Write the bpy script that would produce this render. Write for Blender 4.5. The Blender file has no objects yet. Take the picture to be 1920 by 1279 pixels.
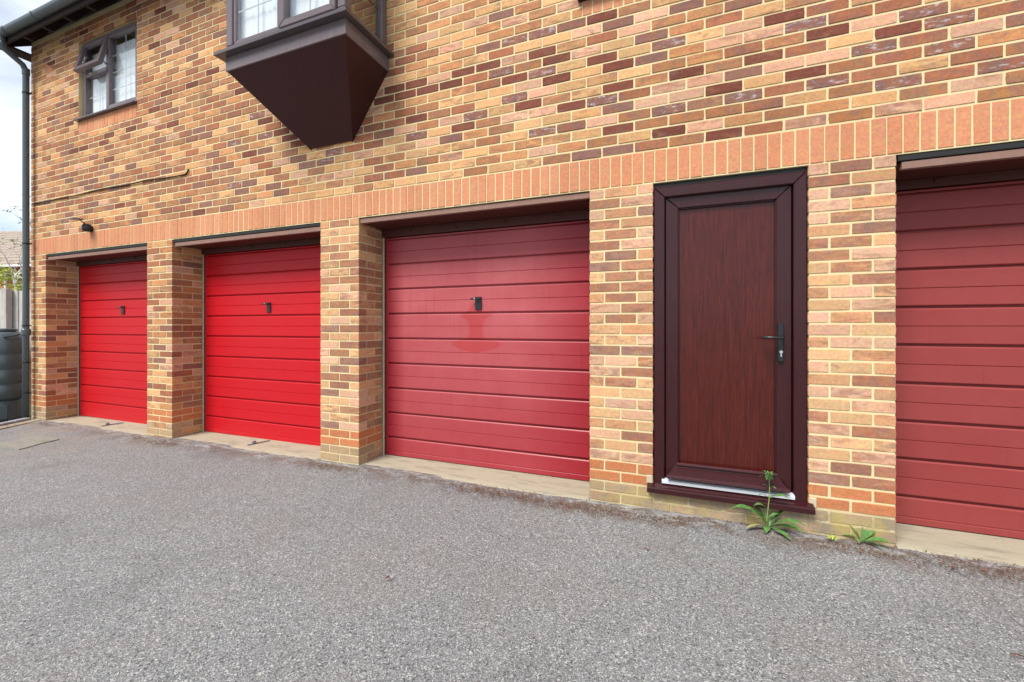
import bpy, bmesh, math, random
from mathutils import Vector, Matrix, noise as mnoise
rnd = random.Random(7)
SC = bpy.context.scene
COL = SC.collection
# ---------------------------------------------------------------- camera
FPX, TH, CD, CX, CZ, YH = 787.88, .370811, 3.05445, .58376, 1.258944, 611.907
cam = bpy.data.objects.new('camera', bpy.data.cameras.new('camera')); COL.objects.link(cam)
cam.data.sensor_width = 36; cam.data.lens = FPX / 1920 * 36
cam.data.shift_y = -(639.5 - YH) / 1920
cam.location = (CX, -CD, CZ); cam.rotation_euler = (math.pi / 2, 0, TH)
cam.data.clip_start = .05; cam.data.clip_end = 2000
SC.camera = cam
# ---------------------------------------------------------------- light
SUN_EL, SUN_AZ = 52, 20          # elevation; degrees left of straight behind the camera's side of the wall
w = bpy.data.worlds.new('World'); SC.world = w; w.use_nodes = True
nt = w.node_tree; nt.nodes.clear()
def wn(t, **k):
    n = nt.nodes.new(t)
    for a, b in k.items(): setattr(n, a, b)
    return n
wo = wn('ShaderNodeOutputWorld'); bg = wn('ShaderNodeBackground'); bg.inputs[1].default_value = .10
sky = wn('ShaderNodeTexSky'); sky.sky_type = 'NISHITA'; sky.sun_disc = False
sky.sun_elevation = math.radians(SUN_EL); sky.sun_rotation = math.radians(180 - SUN_AZ)
tc = wn('ShaderNodeTexCoord'); mp = wn('ShaderNodeMapping'); mp.inputs[3].default_value = (1, 1, 2.2)
mp.inputs[1].default_value = (1.3, 2.2, .2)
nz = wn('ShaderNodeTexNoise'); nz.inputs['Scale'].default_value = 2.6; nz.inputs['Detail'].default_value = 7; nz.inputs['Roughness'].default_value = .55
cr = wn('ShaderNodeValToRGB'); cr.color_ramp.elements[0].position = .36; cr.color_ramp.elements[1].position = .56
cr.color_ramp.elements[0].color = (.30, .30, .30, 1)
mx = wn('ShaderNodeMix', data_type='RGBA'); mx.inputs[7].default_value = (6.9, 7.5, 8.3, 1)
nt.links.new(tc.outputs['Generated'], mp.inputs[0]); nt.links.new(mp.outputs[0], nz.inputs['Vector'])
nt.links.new(nz.outputs['Fac'], cr.inputs[0]); nt.links.new(cr.outputs[0], mx.inputs[0])
nt.links.new(sky.outputs[0], mx.inputs[6]); nt.links.new(mx.outputs[2], bg.inputs[0]); nt.links.new(bg.outputs[0], wo.inputs[0])
sl = bpy.data.lights.new('sun', 'SUN'); sl.energy = 3.3; sl.angle = math.radians(25); sl.color = (1, .96, .9)
so = bpy.data.objects.new('sun', sl); COL.objects.link(so)
so.rotation_euler = Vector((math.sin(math.radians(SUN_AZ)) * math.cos(math.radians(SUN_EL)),
    math.cos(math.radians(SUN_AZ)) * math.cos(math.radians(SUN_EL)), -math.sin(math.radians(SUN_EL)))).to_track_quat('-Z', 'Y').to_euler()
vs = SC.view_settings; vs.view_transform = 'Standard'; vs.look = 'None'; vs.gamma = 1; vs.use_curve_mapping = False
vs.exposure = .60
SC.cycles.max_bounces = 8; SC.cycles.transparent_max_bounces = 12

# ---------------------------------------------------------------- helpers
def P(u, depth, z=0):
    """ground point seen in column u (1920 px wide photo) at a depth"""
    a = (u - 960) / FPX; c, s = math.cos(TH), math.sin(TH)
    return Vector((CX + (-s + a * c) * depth, -CD + (c + a * s) * depth, z))
def proj(x, y, z):
    c, s = math.cos(TH), math.sin(TH)
    d = -(x - CX) * s + (y + CD) * c
    if d < .05: return None
    l = (x - CX) * c + (y + CD) * s
    return 960 + FPX * l / d, YH - FPX * (z - CZ) / d, d

class N:
    """small node-tree builder"""
    def __init__(s, name):
        s.m = bpy.data.materials.new(name); s.m.use_nodes = True; s.t = s.m.node_tree
        s.b = s.t.nodes['Principled BSDF']; s.out = s.t.nodes['Material Output']
    def n(s, t, **k):
        q = s.t.nodes.new(t)
        for a, b in k.items(): setattr(q, a, b)
        return q
    def put(s, sock, v):
        if isinstance(v, bpy.types.NodeSocket): s.t.links.new(v, sock)
        elif isinstance(v, (tuple, list)) and len(v) == 3 and sock.type == 'RGBA': sock.default_value = (*v, 1)
        else: sock.default_value = v
    def pos(s):
        return s.n('ShaderNodeNewGeometry').outputs['Position']
    def obj(s): return s.n('ShaderNodeTexCoord').outputs['Object']
    def map(s, v, scale=(1, 1, 1), loc=(0, 0, 0)):
        q = s.n('ShaderNodeMapping'); s.put(q.inputs[0], v); q.inputs[3].default_value = scale; q.inputs[1].default_value = loc
        return q.outputs[0]
    def noise(s, v, scale, detail=3, rough=.5, col=False, dist=0):
        q = s.n('ShaderNodeTexNoise'); s.put(q.inputs['Vector'], v); q.inputs['Scale'].default_value = scale
        q.inputs['Detail'].default_value = detail; q.inputs['Roughness'].default_value = rough; q.inputs['Distortion'].default_value = dist
        return q.outputs['Color' if col else 'Fac']
    def voro(s, v, scale, out='Distance', feature='F1', rand=1):
        q = s.n('ShaderNodeTexVoronoi', feature=feature); s.put(q.inputs['Vector'], v); q.inputs['Scale'].default_value = scale
        q.inputs['Randomness'].default_value = rand
        return q.outputs[out]
    def ramp(s, f, pts, smooth=False):
        q = s.n('ShaderNodeValToRGB'); s.put(q.inputs[0], f); e = q.color_ramp.elements
        if smooth: q.color_ramp.interpolation = 'EASE'
        while len(e) < len(pts): e.new(.5)
        for k, (p_, c_) in zip(e, pts):
            k.position = p_; k.color = (*c_, 1) if isinstance(c_, tuple) else (c_, c_, c_, 1)
        return q.outputs[0]
    def mix(s, f, a, b, mode='MIX'):
        q = s.n('ShaderNodeMix', data_type='RGBA', blend_type=mode); s.put(q.inputs[0], f); s.put(q.inputs[6], a); s.put(q.inputs[7], b)
        return q.outputs[2]
    def math(s, op, a, b=0, c=0, clamp=False):
        q = s.n('ShaderNodeMath', operation=op, use_clamp=clamp); s.put(q.inputs[0], a); s.put(q.inputs[1], b); s.put(q.inputs[2], c)
        return q.outputs[0]
    def sep(s, v):
        q = s.n('ShaderNodeSeparateXYZ'); s.put(q.inputs[0], v); return q.outputs
    def mr(s, v, a, b, c=0, d=1):
        q = s.n('ShaderNodeMapRange'); s.put(q.inputs[0], v)
        for i, x in enumerate((a, b, c, d)): q.inputs[i + 1].default_value = x
        return q.outputs[0]
    def bump(s, h, strength=.5, dist=.002, normal=None):
        q = s.n('ShaderNodeBump'); s.put(q.inputs['Height'], h); q.inputs['Strength'].default_value = strength
        q.inputs['Distance'].default_value = dist
        if normal is not None: s.put(q.inputs['Normal'], normal)
        return q.outputs[0]
    def done(s, color, rough=.8, normal=None, spec=.5, metal=0, **k):
        s.put(s.b.inputs['Base Color'], color); s.put(s.b.inputs['Roughness'], rough)
        s.put(s.b.inputs['Specular IOR Level'], spec); s.put(s.b.inputs['Metallic'], metal)
        if normal is not None: s.put(s.b.inputs['Normal'], normal)
        for a, b in k.items(): s.put(s.b.inputs[a], b)
        return s.m

class MB:
    """vertex/face collector; build() links ONE mesh object"""
    def __init__(s): s.v = []; s.f = []
    def box(s, x0, x1, y0, y1, z0, z1, M=None):
        i = len(s.v)
        q = [Vector((x, y, z)) for z in (z0, z1) for y in (y0, y1) for x in (x0, x1)]
        if M: q = [M @ p for p in q]
        s.v += [tuple(p) for p in q]
        s.f += [tuple(i + k for k in t) for t in ((0, 2, 3, 1), (4, 5, 7, 6), (0, 1, 5, 4), (2, 6, 7, 3), (0, 4, 6, 2), (1, 3, 7, 5))]
        return s
    def poly(s, pts):
        i = len(s.v); s.v += [tuple(p) for p in pts]; s.f.append(tuple(range(i, i + len(pts)))); return s
    def prof(s, pts, x0, x1, axis='X'):
        """closed profile of (y,z) pairs swept along X (or (x,z) along Y)"""
        i = len(s.v); n = len(pts)
        for x in (x0, x1):
            for a, b in pts: s.v.append((x, a, b) if axis == 'X' else (a, x, b) if axis == 'Y' else (a, b, x))
        for k in range(n):
            l = (k + 1) % n; s.f.append((i + k, i + l, i + n + l, i + n + k))
        s.f.append(tuple(i + k for k in range(n))[::-1]); s.f.append(tuple(i + n + k for k in range(n)))
        return s
    def tube(s, pts, r, n=8, cap=True):
        pts = [Vector(p) for p in pts]; rs = r if isinstance(r, (list, tuple)) else [r] * len(pts)
        i = len(s.v); up = Vector((0, 0, 1))
        for k, p in enumerate(pts):
            t = (pts[min(k + 1, len(pts) - 1)] - pts[max(k - 1, 0)]).normalized()
            a = t.cross(up)
            if a.length < .05: a = t.cross(Vector((0, 1, 0)))
            a.normalize(); b = t.cross(a)
            for j in range(n):
                an = 2 * math.pi * j / n
                s.v.append(tuple(p + (a * math.cos(an) + b * math.sin(an)) * rs[k]))
        for k in range(len(pts) - 1):
            for j in range(n):
                l = (j + 1) % n; q = i + k * n
                s.f.append((q + j, q + l, q + n + l, q + n + j))
        if cap:
            s.f.append(tuple(i + j for j in range(n))[::-1]); q = i + (len(pts) - 1) * n
            s.f.append(tuple(q + j for j in range(n)))
        return s
    def lathe(s, prof, c, n=24):
        i = len(s.v)
        for r, z in prof:
            for j in range(n):
                a = 2 * math.pi * j / n; s.v.append((c[0] + r * math.cos(a), c[1] + r * math.sin(a), c[2] + z))
        for k in range(len(prof) - 1):
            for j in range(n):
                l = (j + 1) % n; q = i + k * n
                s.f.append((q + j, q + l, q + n + l, q + n + j))
        s.f.append(tuple(i + j for j in range(n))[::-1]); q = i + (len(prof) - 1) * n
        s.f.append(tuple(q + j for j in range(n)))
        return s
    def mesh(s, name, mat, smooth=False, bevel=0):
        me = bpy.data.meshes.new(name); me.from_pydata(s.v, [], s.f)
        bm = bmesh.new(); bm.from_mesh(me)
        bmesh.ops.recalc_face_normals(bm, faces=bm.faces)
        if bevel: bmesh.ops.bevel(bm, geom=list(bm.edges), offset=bevel, segments=1, affect='EDGES', clamp_overlap=True)
        bm.to_mesh(me); bm.free()
        me.materials.append(mat)
        if smooth: me.shade_smooth()
        return me
    def build(s, name, mat, parent=None, smooth=False, bevel=0, loc=None):
        o = bpy.data.objects.new(name, s.mesh(name, mat, smooth, bevel)); COL.objects.link(o)
        if parent is not None: o.parent = parent
        if loc: o.location = loc
        return o
def tag(o, label=None, cat=None, group=None, kind=None):
    for a, b in (('label', label), ('category', cat), ('group', group), ('kind', kind)):
        if b: o[a] = b
    return o
def thing(name, label, cat, loc=(0, 0, 0), group=None):
    o = bpy.data.objects.new(name, None); COL.objects.link(o); o.location = loc; o.empty_display_size = .1
    return tag(o, label, cat, group)
def lerp(a, b, t): return a + (b - a) * t
def gz(x):
    """height of the yard along the wall: it falls a little to the left"""
    return 0 if x > -2.5 else max(-.035, (x + 2.5) * .0065)

# ---------------------------------------------------------------- materials
def brick_mat(name, attr):
    m = N(name); p = m.pos()
    if attr:
        a = m.n('ShaderNodeAttribute', attribute_type='GEOMETRY', attribute_name='brick_tint'); col, al = a.outputs['Color'], a.outputs['Alpha']
    else:
        a = m.n('ShaderNodeObjectInfo'); col, al = a.outputs['Color'], a.outputs['Alpha']
    # alpha: 0-.5 share of fired purple patches, >.9 purple with chalky white bloom
    pv = m.map(p, (9, 9, 26))
    n1 = m.noise(pv, 1, 4, .62, dist=.6)
    thr = m.math('SUBTRACT', .78, m.math('MULTIPLY', al, .70))
    f = m.mr(m.math('SUBTRACT', n1, thr), -.09, .10)
    dark = m.mix(m.mr(m.noise(p, 13, 2), .4, .6), (.185, .095, .080), (.30, .115, .050)); dark = m.mix(.3, dark, col)
    c = m.mix(m.math('MULTIPLY', f, .85), col, dark)
    # sandy grain, darker pits, paler flecks
    n2 = m.noise(p, 55, 4, .7); c = m.mix(.5, c, m.ramp(n2, [(.25, .28), (.5, .5), (.78, .78)]), 'OVERLAY')
    n5 = m.noise(m.map(p, (14, 14, 40)), 1, 3, .5, col=True); c = m.mix(.22, c, n5, 'OVERLAY')
    c = m.mix(.55, c, m.ramp(m.noise(m.map(p, (1.6, 1, .7)), .9, 5, .6), [(.3, .42), (.7, .56)]), 'OVERLAY')
    n3 = m.noise(p, 210, 2, .6); c = m.mix(m.mr(n3, .70, .80, 0, .75), c, (.62, .50, .34))
    n4 = m.noise(p, 150, 3, .65); c = m.mix(m.mr(n4, .36, .26, 0, .6), c, (.06, .035, .02))
    wf = m.math('MULTIPLY', m.mr(al, .88, .92), m.mr(m.noise(m.map(p, (16, 16, 42), (3, 1, 7)), 1, 5, .7), .53, .68))
    c = m.mix(m.math('MULTIPLY', wf, .8), c, (.52, .49, .52))
    z = m.sep(p)[2]
    moss = m.math('MULTIPLY', m.mr(z, .17, .12), m.mr(m.noise(p, 8, 6, .75), .32, .58))
    moss = m.math('MULTIPLY', moss, m.mr(m.sep(p)[0], -.2, .7, .25, 1))
    c = m.mix(m.math('MULTIPLY', moss, .85), c, m.mix(m.mr(m.noise(p, 5.5, 6, .7), .44, .58), m.mix(m.noise(p, 90, 3, .7), (.10, .085, .06), (.34, .29, .22)), m.mix(m.noise(p, 40, 4, .7), (.25, .20, .07), (.50, .39, .13))))
    h = m.math('ADD', m.noise(p, 160, 4, .7), m.noise(p, 32, 3, .6))
    return m.done(c, .88, m.bump(h, .55, .0022), .25)
M_BRICK = brick_mat('brick_object', False); M_BRICK_S = brick_mat('brick_mass', True)
def mk_mortar(name, c1, c2):
    m = N(name); p = m.pos()
    c = m.mix(m.noise(p, 7, 4, .6), c1, c2)
    c = m.mix(.55, c, m.ramp(m.noise(m.map(p, (1.6, 1, .7)), .9, 5, .6), [(.3, .42), (.7, .56)]), 'OVERLAY')
    c = m.mix(m.mr(m.noise(p, 240, 2, .6), .62, .75, 0, .5), c, (.28, .22, .13))
    z = m.sep(p)[2]
    moss = m.math('MULTIPLY', m.math('MULTIPLY', m.mr(z, .17, .12), m.mr(m.sep(p)[0], -.2, .7, .35, 1)), m.mr(m.noise(p, 11, 5, .7), .32, .52))
    c = m.mix(m.math('MULTIPLY', moss, .8), c, m.mix(m.mr(m.noise(p, 5.5, 6, .7), .44, .58), (.17, .15, .115), (.40, .32, .13)))
    return m.done(c, .95, m.bump(m.noise(p, 190, 4, .7), .6, .003), .2)
M_MORTAR = mk_mortar('mortar', (.60, .505, .275), (.70, .595, .345))
def mk_plain(name, c, rough=.5, spec=.5, metal=0, var=.0, vs_=8, bumpy=0):
    m = N(name); p = m.pos(); k = c
    if var: k = m.mix(m.noise(p, vs_, 5, .65), tuple(x * (1 - var) for x in c), tuple(min(1, x * (1 + var)) for x in c))
    nm = m.bump(m.noise(p, 120, 3, .6), bumpy, .001) if bumpy else None
    return m.done(k, rough, nm, spec, metal)
M_RED = None
def mk_paint(name, base, chalk_sheen, cf, stain=False, edge=None, seed=0):
    """glossy steel paint that has gone chalky; edge also paints in a reflection"""
    m = N(name); p = m.map(m.pos(), (1, 1, 1), (seed, 0, 0)); pp = m.pos(); sx, sy, sz = m.sep(pp)
    n1 = m.noise(m.map(p, (1.1, 1, 1.9)), 1.3, 4, .55)
    f = m.mr(n1, .32, .62, .72, 1)
    f = m.math('MULTIPLY', f, m.mr(m.noise(m.map(p, (1, 1, .35)), 14, 4, .6), .25, .6, .88, 1))
    if edge:  # paler middle: chalky fading together with sky reflection put into the colour
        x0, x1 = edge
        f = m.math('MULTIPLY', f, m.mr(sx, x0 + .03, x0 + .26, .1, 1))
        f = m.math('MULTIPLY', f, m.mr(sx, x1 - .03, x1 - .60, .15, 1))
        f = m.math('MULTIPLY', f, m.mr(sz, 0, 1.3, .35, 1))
    if stain:   # wiped clean patch under the handle, shaped like a spread skirt
        q = m.n('ShaderNodeFloatCurve'); t = m.mr(sz, 1.02, 1.48); m.put(q.inputs[1], t)
        cu = q.mapping.curves[0]; pts = [(0, 0), (.03, .32), (.10, .62), (.19, .78), (.24, .60), (.28, .36), (.40, .27), (.55, .28), (.66, .36), (.74, .52), (.77, .52), (.80, .32), (.92, .20), (1, .05)]
        cu.points[0].location = pts[0]; cu.points[1].location = pts[-1]
        for a in pts[1:-1]: cu.points.new(*a)
        q.mapping.update()
        wv = m.math('MULTIPLY', q.outputs[0], .345)
        dx = m.math('ABSOLUTE', m.math('ADD', sx, 1.085))
        dx = m.math('ADD', dx, m.math('MULTIPLY', m.math('SUBTRACT', m.noise(pp, 7, 3), .5), .035))
        st = m.mr(m.math('SUBTRACT', wv, dx), .006, .050)
        f = m.math('MULTIPLY', f, m.math('SUBTRACT', 1, m.math('MULTIPLY', st, .45)))
    c = m.mix(m.math('MULTIPLY', f, cf), base, chalk_sheen)
    if stain: c = m.mix(m.math('MULTIPLY', st, .22), c, (.52, .055, .035))
    # drips, grit thrown up at the foot
    streak = m.mr(m.noise(m.map(p, (60, 1, 1.2)), 1, 3, .6), .60, .74, 0, .22)
    c = m.mix(streak, c, tuple(x * .55 for x in base))
    grit = m.math('MULTIPLY', m.mr(m.noise(p, 170, 2, .6), .69, .74), m.mr(sz, .5, .02, 0, .65))
    c = m.mix(grit, c, (.42, .30, .26))
    r = m.math('ADD', .32, m.math('MULTIPLY', f, .16))
    return m.done(c, r, m.bump(m.noise(p, 190, 3, .6), .12, .0008), .28)
M_RED1 = mk_paint('scarlet_door_paint', (.45, .0028, .0085), (.50, .012, .020), .35, seed=3)
M_RED2 = mk_paint('bright_red_door_paint', (.46, .0028, .0090), (.50, .010, .018), .35, seed=8)
M_BURG3 = mk_paint('faded_burgundy_with_sky_sheen', (.27, .010, .020), (.46, .115, .122), .84, stain=True, edge=(-2.10, -.02), seed=0)
M_BURG4 = mk_paint('dull_burgundy_paint', (.21, .018, .019), (.31, .070, .064), .55, seed=17)
def mk_wood(name, a, b, rough, gx=55):
    m = N(name); p = m.pos()
    pv = m.map(p, (1, 1, .06)); g = m.noise(pv, gx * 1.5, 6, .7, dist=.8)
    g2 = m.noise(m.map(p, (1, 1, .03)), gx * 4, 3, .6)
    fig = m.noise(m.map(p, (5, 5, .9)), 1, 3, .5, dist=2.5)
    c = m.mix(m.mr(g, .3, .7), a, b); c = m.mix(m.mr(g2, .55, .78, 0, .4), c, tuple(x * .45 for x in a))
    c = m.mix(m.mr(fig, .4, .65, 0, .25), c, tuple(x * .7 for x in b))
    return m.done(c, rough, m.bump(g2, .15, .0006), .4)
M_PANEL = mk_wood('mahogany_door_panel', (.026, .0042, .004), (.100, .0125, .0065), .25)
M_FOIL = mk_wood('rosewood_door_foil', (.024, .0045, .006), (.046, .009, .0105), .24, 80)
M_NOSE_LIT = mk_wood('lightened_rosewood_nosing', (.05, .020, .024), (.075, .028, .030), .16, 80)  # paler copy of the door foil, sky sheen put into its colour
M_FRAME = mk_wood('brown_window_foil', (.135, .108, .114), (.165, .130, .137), .22, 40)
M_BAYPANEL = mk_plain('brown_bay_cladding', (.046, .013, .0125), .5, .25, var=.12, bumpy=.05)
M_SILLB = mk_plain('grey_brown_sill', (.085, .070, .075), .2, .6, var=.1)
M_SOFFIT = mk_plain('brown_stained_board', (.075, .020, .015), .5, .4, var=.3)
M_STRIP = mk_plain('faded_brown_trim', (.235, .135, .105), .7, .3, var=.22, vs_=14)
M_BLACKGAP = mk_plain('black_gap_and_trim', (.012, .011, .010), .55, .4, var=.3)  # near-black for the door head trim and for painted shade in lintel gaps
M_DARKWOOD = mk_plain('dark_eaves_timber', (.028, .018, .015), .75, .3, var=.3)
M_PLASTIC = mk_plain('dark_grey_gutter_plastic', (.072, .096, .106), .28, .5, var=.1)
M_BLACK = mk_plain('black_metal', (.012, .013, .015), .33, .5)
M_CHROME = mk_plain('bright_metal', (.75, .75, .76), .25, .5, 1)
M_STEEL = mk_plain('galvanised_steel', (.22, .24, .28), .45, .5, .6, var=.2)
M_WHITE = mk_plain('white_threshold', (.58, .61, .63), .35, .5)
M_CEMENT = mk_plain('pale_cement_fillet', (.50, .42, .30), .95, .2, var=.18, vs_=30, bumpy=.5)
M_CABLE = mk_plain('black_cable', (.018, .014, .012), .6, .3)
M_DARKROOM = mk_plain('dark_room', (.10, .09, .08), .9)  # dark sheet behind the glass, stands in for unlit rooms
def mk_curtain():
    m = N('white_net_curtain'); p = m.pos()
    w_ = m.noise(m.map(p, (22, 22, .15)), 1, 3, .6)
    c = m.mix(w_, (.86, .88, .92), (.93, .94, .96))
    return m.done(c, .9, None, .2)
M_CURTAIN = mk_curtain()
def mk_glass():
    m = N('window_glass'); t = m.t
    gl = m.n('ShaderNodeBsdfGlossy'); gl.inputs['Roughness'].default_value = .015; tr = m.n('ShaderNodeBsdfTransparent')
    tr.inputs[0].default_value = (.97, .985, .98, 1)
    lw = m.n('ShaderNodeLayerWeight'); lw.inputs[0].default_value = .5
    fr = m.math('ADD', .10, m.math('MULTIPLY', m.math('POWER', lw.outputs['Facing'], 4), .75))
    ms = m.n('ShaderNodeMixShader'); t.links.new(fr, ms.inputs[0]); t.links.new(tr.outputs[0], ms.inputs[1]); t.links.new(gl.outputs[0], ms.inputs[2])
    t.links.new(ms.outputs[0], m.out.inputs[0]); return m.m
M_GLASS = mk_glass()
def mk_asphalt():
    m = N('worn_tarmac'); p = m.pos(); sx, sy, sz = m.sep(p)
    cell = m.voro(p, 250, 'Color'); v = m.sep(cell)[0]
    c = m.ramp(v, [(0, .09), (.28, .155), (.62, .205), (.86, .265), (1, .44)])
    cell2 = m.voro(p, 130, 'Color'); v2 = m.sep(cell2)
    c = m.mix(m.mr(v2[0], .955, .965, 0, .8), c, m.mix(v2[1], (.40, .37, .34), (.50, .46, .43)))
    c = m.mix(m.mr(v2[0], .06, .05, 0, .7), c, (.05, .048, .046))
    c = m.mix(.5, c, m.ramp(m.noise(p, 260, 3, .7), [(.3, .3), (.7, .7)]), 'OVERLAY')
    big = m.noise(p, .9, 5, .6); c = m.mix(.55, c, m.ramp(big, [(.3, (.44, .44, .445)), (.7, (.55, .55, .55))]), 'OVERLAY')
    warm = m.mr(m.noise(m.map(p, (1, 1, 1), (5, 9, 0)), 1.6, 5, .65), .48, .68, 0, .28); c = m.mix(warm, c, m.mix(v, (.12, .10, .085), (.28, .24, .205)))
    # silt and moss washed up along the slab edge (a stain with its own ragged shape)
    edge = m.math('ADD', sy, m.math('MULTIPLY', m.math('SUBTRACT', m.noise(p, 2.3, 5, .65), .5), .42))
    fE = m.math('MULTIPLY', m.mr(edge, -.30, -.10), m.mr(m.noise(p, 5, 6, .72), .42, .54))
    c = m.mix(m.math('MULTIPLY', fE, .62), c, m.mix(m.sep(m.voro(p, 150, 'Color'))[0], (.040, .020, .012), (.19, .11, .07)))
    pale = m.math('MULTIPLY', m.mr(edge, -.13, -.06), m.mr(m.noise(m.map(p, (1, 3, 1)), 5, 4, .7), .50, .60)); c = m.mix(m.math('MULTIPLY', pale, .7), c, (.36, .355, .35))
    ck = m.voro(m.mix(.12, p, m.noise(p, 3.5, 4, .6, col=True)), .9, 'Distance', 'DISTANCE_TO_EDGE')
    ck = m.math('MULTIPLY', m.mr(ck, .0045, .0015), m.mr(m.noise(p, .8, 2), .50, .58)); c = m.mix(m.math('MULTIPLY', ck, .32), c, (.06, .055, .05))
    oil = m.mr(m.noise(m.map(p, (1, 1, 1), (11, 3, 0)), 1.15, 3, .5), .62, .72, 0, .28); c = m.mix(oil, c, (.09, .088, .086))
    left = m.math('MULTIPLY', m.mr(sx, -4.2, -6.2), m.mr(m.noise(p, 2.6, 5, .6), .42, .6)); c = m.mix(m.math('MULTIPLY', left, .35), c, (.30, .24, .18))
    c = m.mix(1, c, (.98, 1.0, 1.0), 'MULTIPLY')
    h = m.math('ADD', m.voro(p, 215), m.math('MULTIPLY', m.noise(p, 120, 4, .6), .5))
    return m.done(c, .82, m.bump(h, .6, .0030), .3)
M_TARMAC = mk_asphalt()
def mk_concrete(name, c1, c2, dirt):
    m = N(name); p = m.pos()
    c = m.mix(m.noise(m.map(p, (1, 3, 1)), 3.5, 6, .65), c1, c2)
    c = m.mix(m.mr(m.noise(m.map(p, (1.5, 7, 1), (2, 2, 0)), 2.2, 5, .7), .50, .66, 0, .65), c, dirt)
    c = m.mix(m.mr(m.noise(p, 200, 2, .6), .64, .72, 0, .4), c, (.12, .10, .08))
    return m.done(c, .92, m.bump(m.math('ADD', m.noise(p, 70, 4, .7), m.noise(p, 9, 3)), .6, .006), .2)
M_SLAB = mk_concrete('pale_door_slab', (.41, .365, .27), (.33, .295, .215), (.20, .185, .145))
M_KERB = mk_concrete('grey_block', (.24, .25, .26), (.30, .31, .32), (.16, .16, .15))
M_COVER = mk_concrete('mossy_concrete_patch', (.27, .26, .23), (.22, .21, .18), (.15, .16, .10))
M_SOIL = mk_concrete('dark_soil_and_gravel', (.10, .08, .06), (.16, .13, .10), (.05, .04, .03))
def mk_fence():
    m = N('weathered_fence_timber'); p = m.pos()
    g = m.noise(m.map(p, (1, 1, .05)), 60, 5, .65); c = m.mix(m.mr(g, .3, .7), (.34, .32, .295), (.56, .535, .50))
    c = m.mix(m.mr(m.noise(p, 5, 4), .55, .7, 0, .35), c, (.24, .21, .17))
    return m.done(c, .9, m.bump(g, .4, .002), .2)
M_FENCE = mk_fence()
M_TILE = mk_plain('brown_roof_tile', (.33, .27, .225), .9, .2, var=.35, vs_=5)
M_RENDER = mk_plain('orange_house_brick', (.55, .25, .14), .9, .2, var=.25, vs_=12)
M_UPVC = mk_plain('white_plastic', (.75, .75, .75), .4)
M_BARK = mk_plain('pale_lichened_bark', (.62, .60, .52), .9, .2, var=.2)
def mk_leaf(name, a, b, tr=.25):
    m = N(name); p = m.pos(); c = m.mix(m.mr(m.noise(p, 40, 4, .7), .35, .65), a, b)
    m.put(m.b.inputs['Subsurface Weight'], 0)
    return m.done(c, .5, None, .4)
M_LEAF = mk_leaf('weed_leaf_green', (.05, .135, .03), (.12, .26, .06))
M_LEAFY = mk_leaf('weed_leaf_yellowing', (.30, .33, .10), (.42, .36, .16))
M_STEM = mk_leaf('weed_stem_green', (.17, .30, .06), (.24, .36, .10))
M_SHRUB = mk_leaf('bright_shrub_leaf', (.24, .36, .03), (.48, .55, .06))
M_TREELEAF = mk_leaf('sparse_tree_leaf', (.20, .25, .08), (.34, .36, .16))
M_DRY = mk_leaf('dry_brown_leaf', (.09, .03, .015), (.16, .06, .03))
# ================================================================ SETTING
XL, XR = -7.857, 4.40            # the two ends of the garage block
# openings: (x0, x1)
G = [(-7.468, -5.216), (-4.755, -2.554), (-2.097, 0.0), (1.769, 3.97)]
DOOR = (.441, 1.342)
piers = [(XL, -7.468), (-5.216, -4.755), (-2.554, -2.097), (0.0, .441), (1.342, 1.769), (3.97, XR)]
# yard
def sheet(name, xs, ys, zf, mat):
    v = [(x, y, zf(x, y)) for y in ys for x in xs]; n = len(xs)
    f = [(j * n + i, j * n + i + 1, (j + 1) * n + i + 1, (j + 1) * n + i) for j in range(len(ys) - 1) for i in range(n - 1)]
    me = bpy.data.meshes.new(name); me.from_pydata(v, [], f); me.materials.append(mat); me.shade_smooth()
    o = bpy.data.objects.new(name, me); COL.objects.link(o); return tag(o, kind='structure')
sheet('ground', [-600, -60, -20, -12, -9, -8, 60, 600], [-600, -30, 0, 40, 900], lambda x, y: -.10, M_SOIL)
xs = [-7.62 + .1 * i for i in range(0, 103)] + [3, 4, 6, 9, 14, 25]; ys = [-40, -20, -12, -8, -6] + [-5 + .12 * i for i in range(0, 43)]
sheet('tarmac_yard', xs, ys, lambda x, y: gz(x) - .012 + .010 * (mnoise.noise(Vector((x * .8, y * .8, 0)))) + .003 * mnoise.noise(Vector((x * 5, y * 5, 3))) + .006 * max(0, 1 + y * 4), M_TARMAC)
sheet('tarmac_apron', [-40, -20, -12, -8.5, -7.6], [-40, -20, -12, -6, -3, -1.45], lambda x, y: -.055, M_TARMAC)
# concrete door slabs with crumbling front edges
def door_slab(x0, x1):
    n = int((x1 - x0) / .03); mb = MB(); rr = random.Random(int(x0 * 100))
    rows = []
    for i in range(n + 1):
        x = lerp(x0, x1, i / n); z = gz(x) - .004
        f = -.022 + .012 * mnoise.noise(Vector((x * 9, 0, 0))) + rr.uniform(-.004, .004)
        rows.append([(x, .50, z + .006), (x, .34, z + .004), (x, .20, z + .002), (x, .08, z + .001), (x, f + .022, z - .002), (x, f + .006, z - .009 + rr.uniform(-.003, .003)), (x, f - .004, z - .05), (x, f - .004, z - .12)])
    m = len(rows[0])
    for r in rows: mb.v += r
    for i in range(n):
        for j in range(m - 1): a = i * m + j; mb.f.append((a, a + 1, a + m + 1, a + m))
    return tag(mb.build('door_slab', M_SLAB, smooth=True), kind='structure')
for a, b in G: door_slab(a + .001, b - .001)

# ================================================================ THE GARAGE BLOCK
B = thing('garage_block', 'long brick building with a row of red garage doors under its upper floor', 'building', (0, 0, 0))
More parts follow.
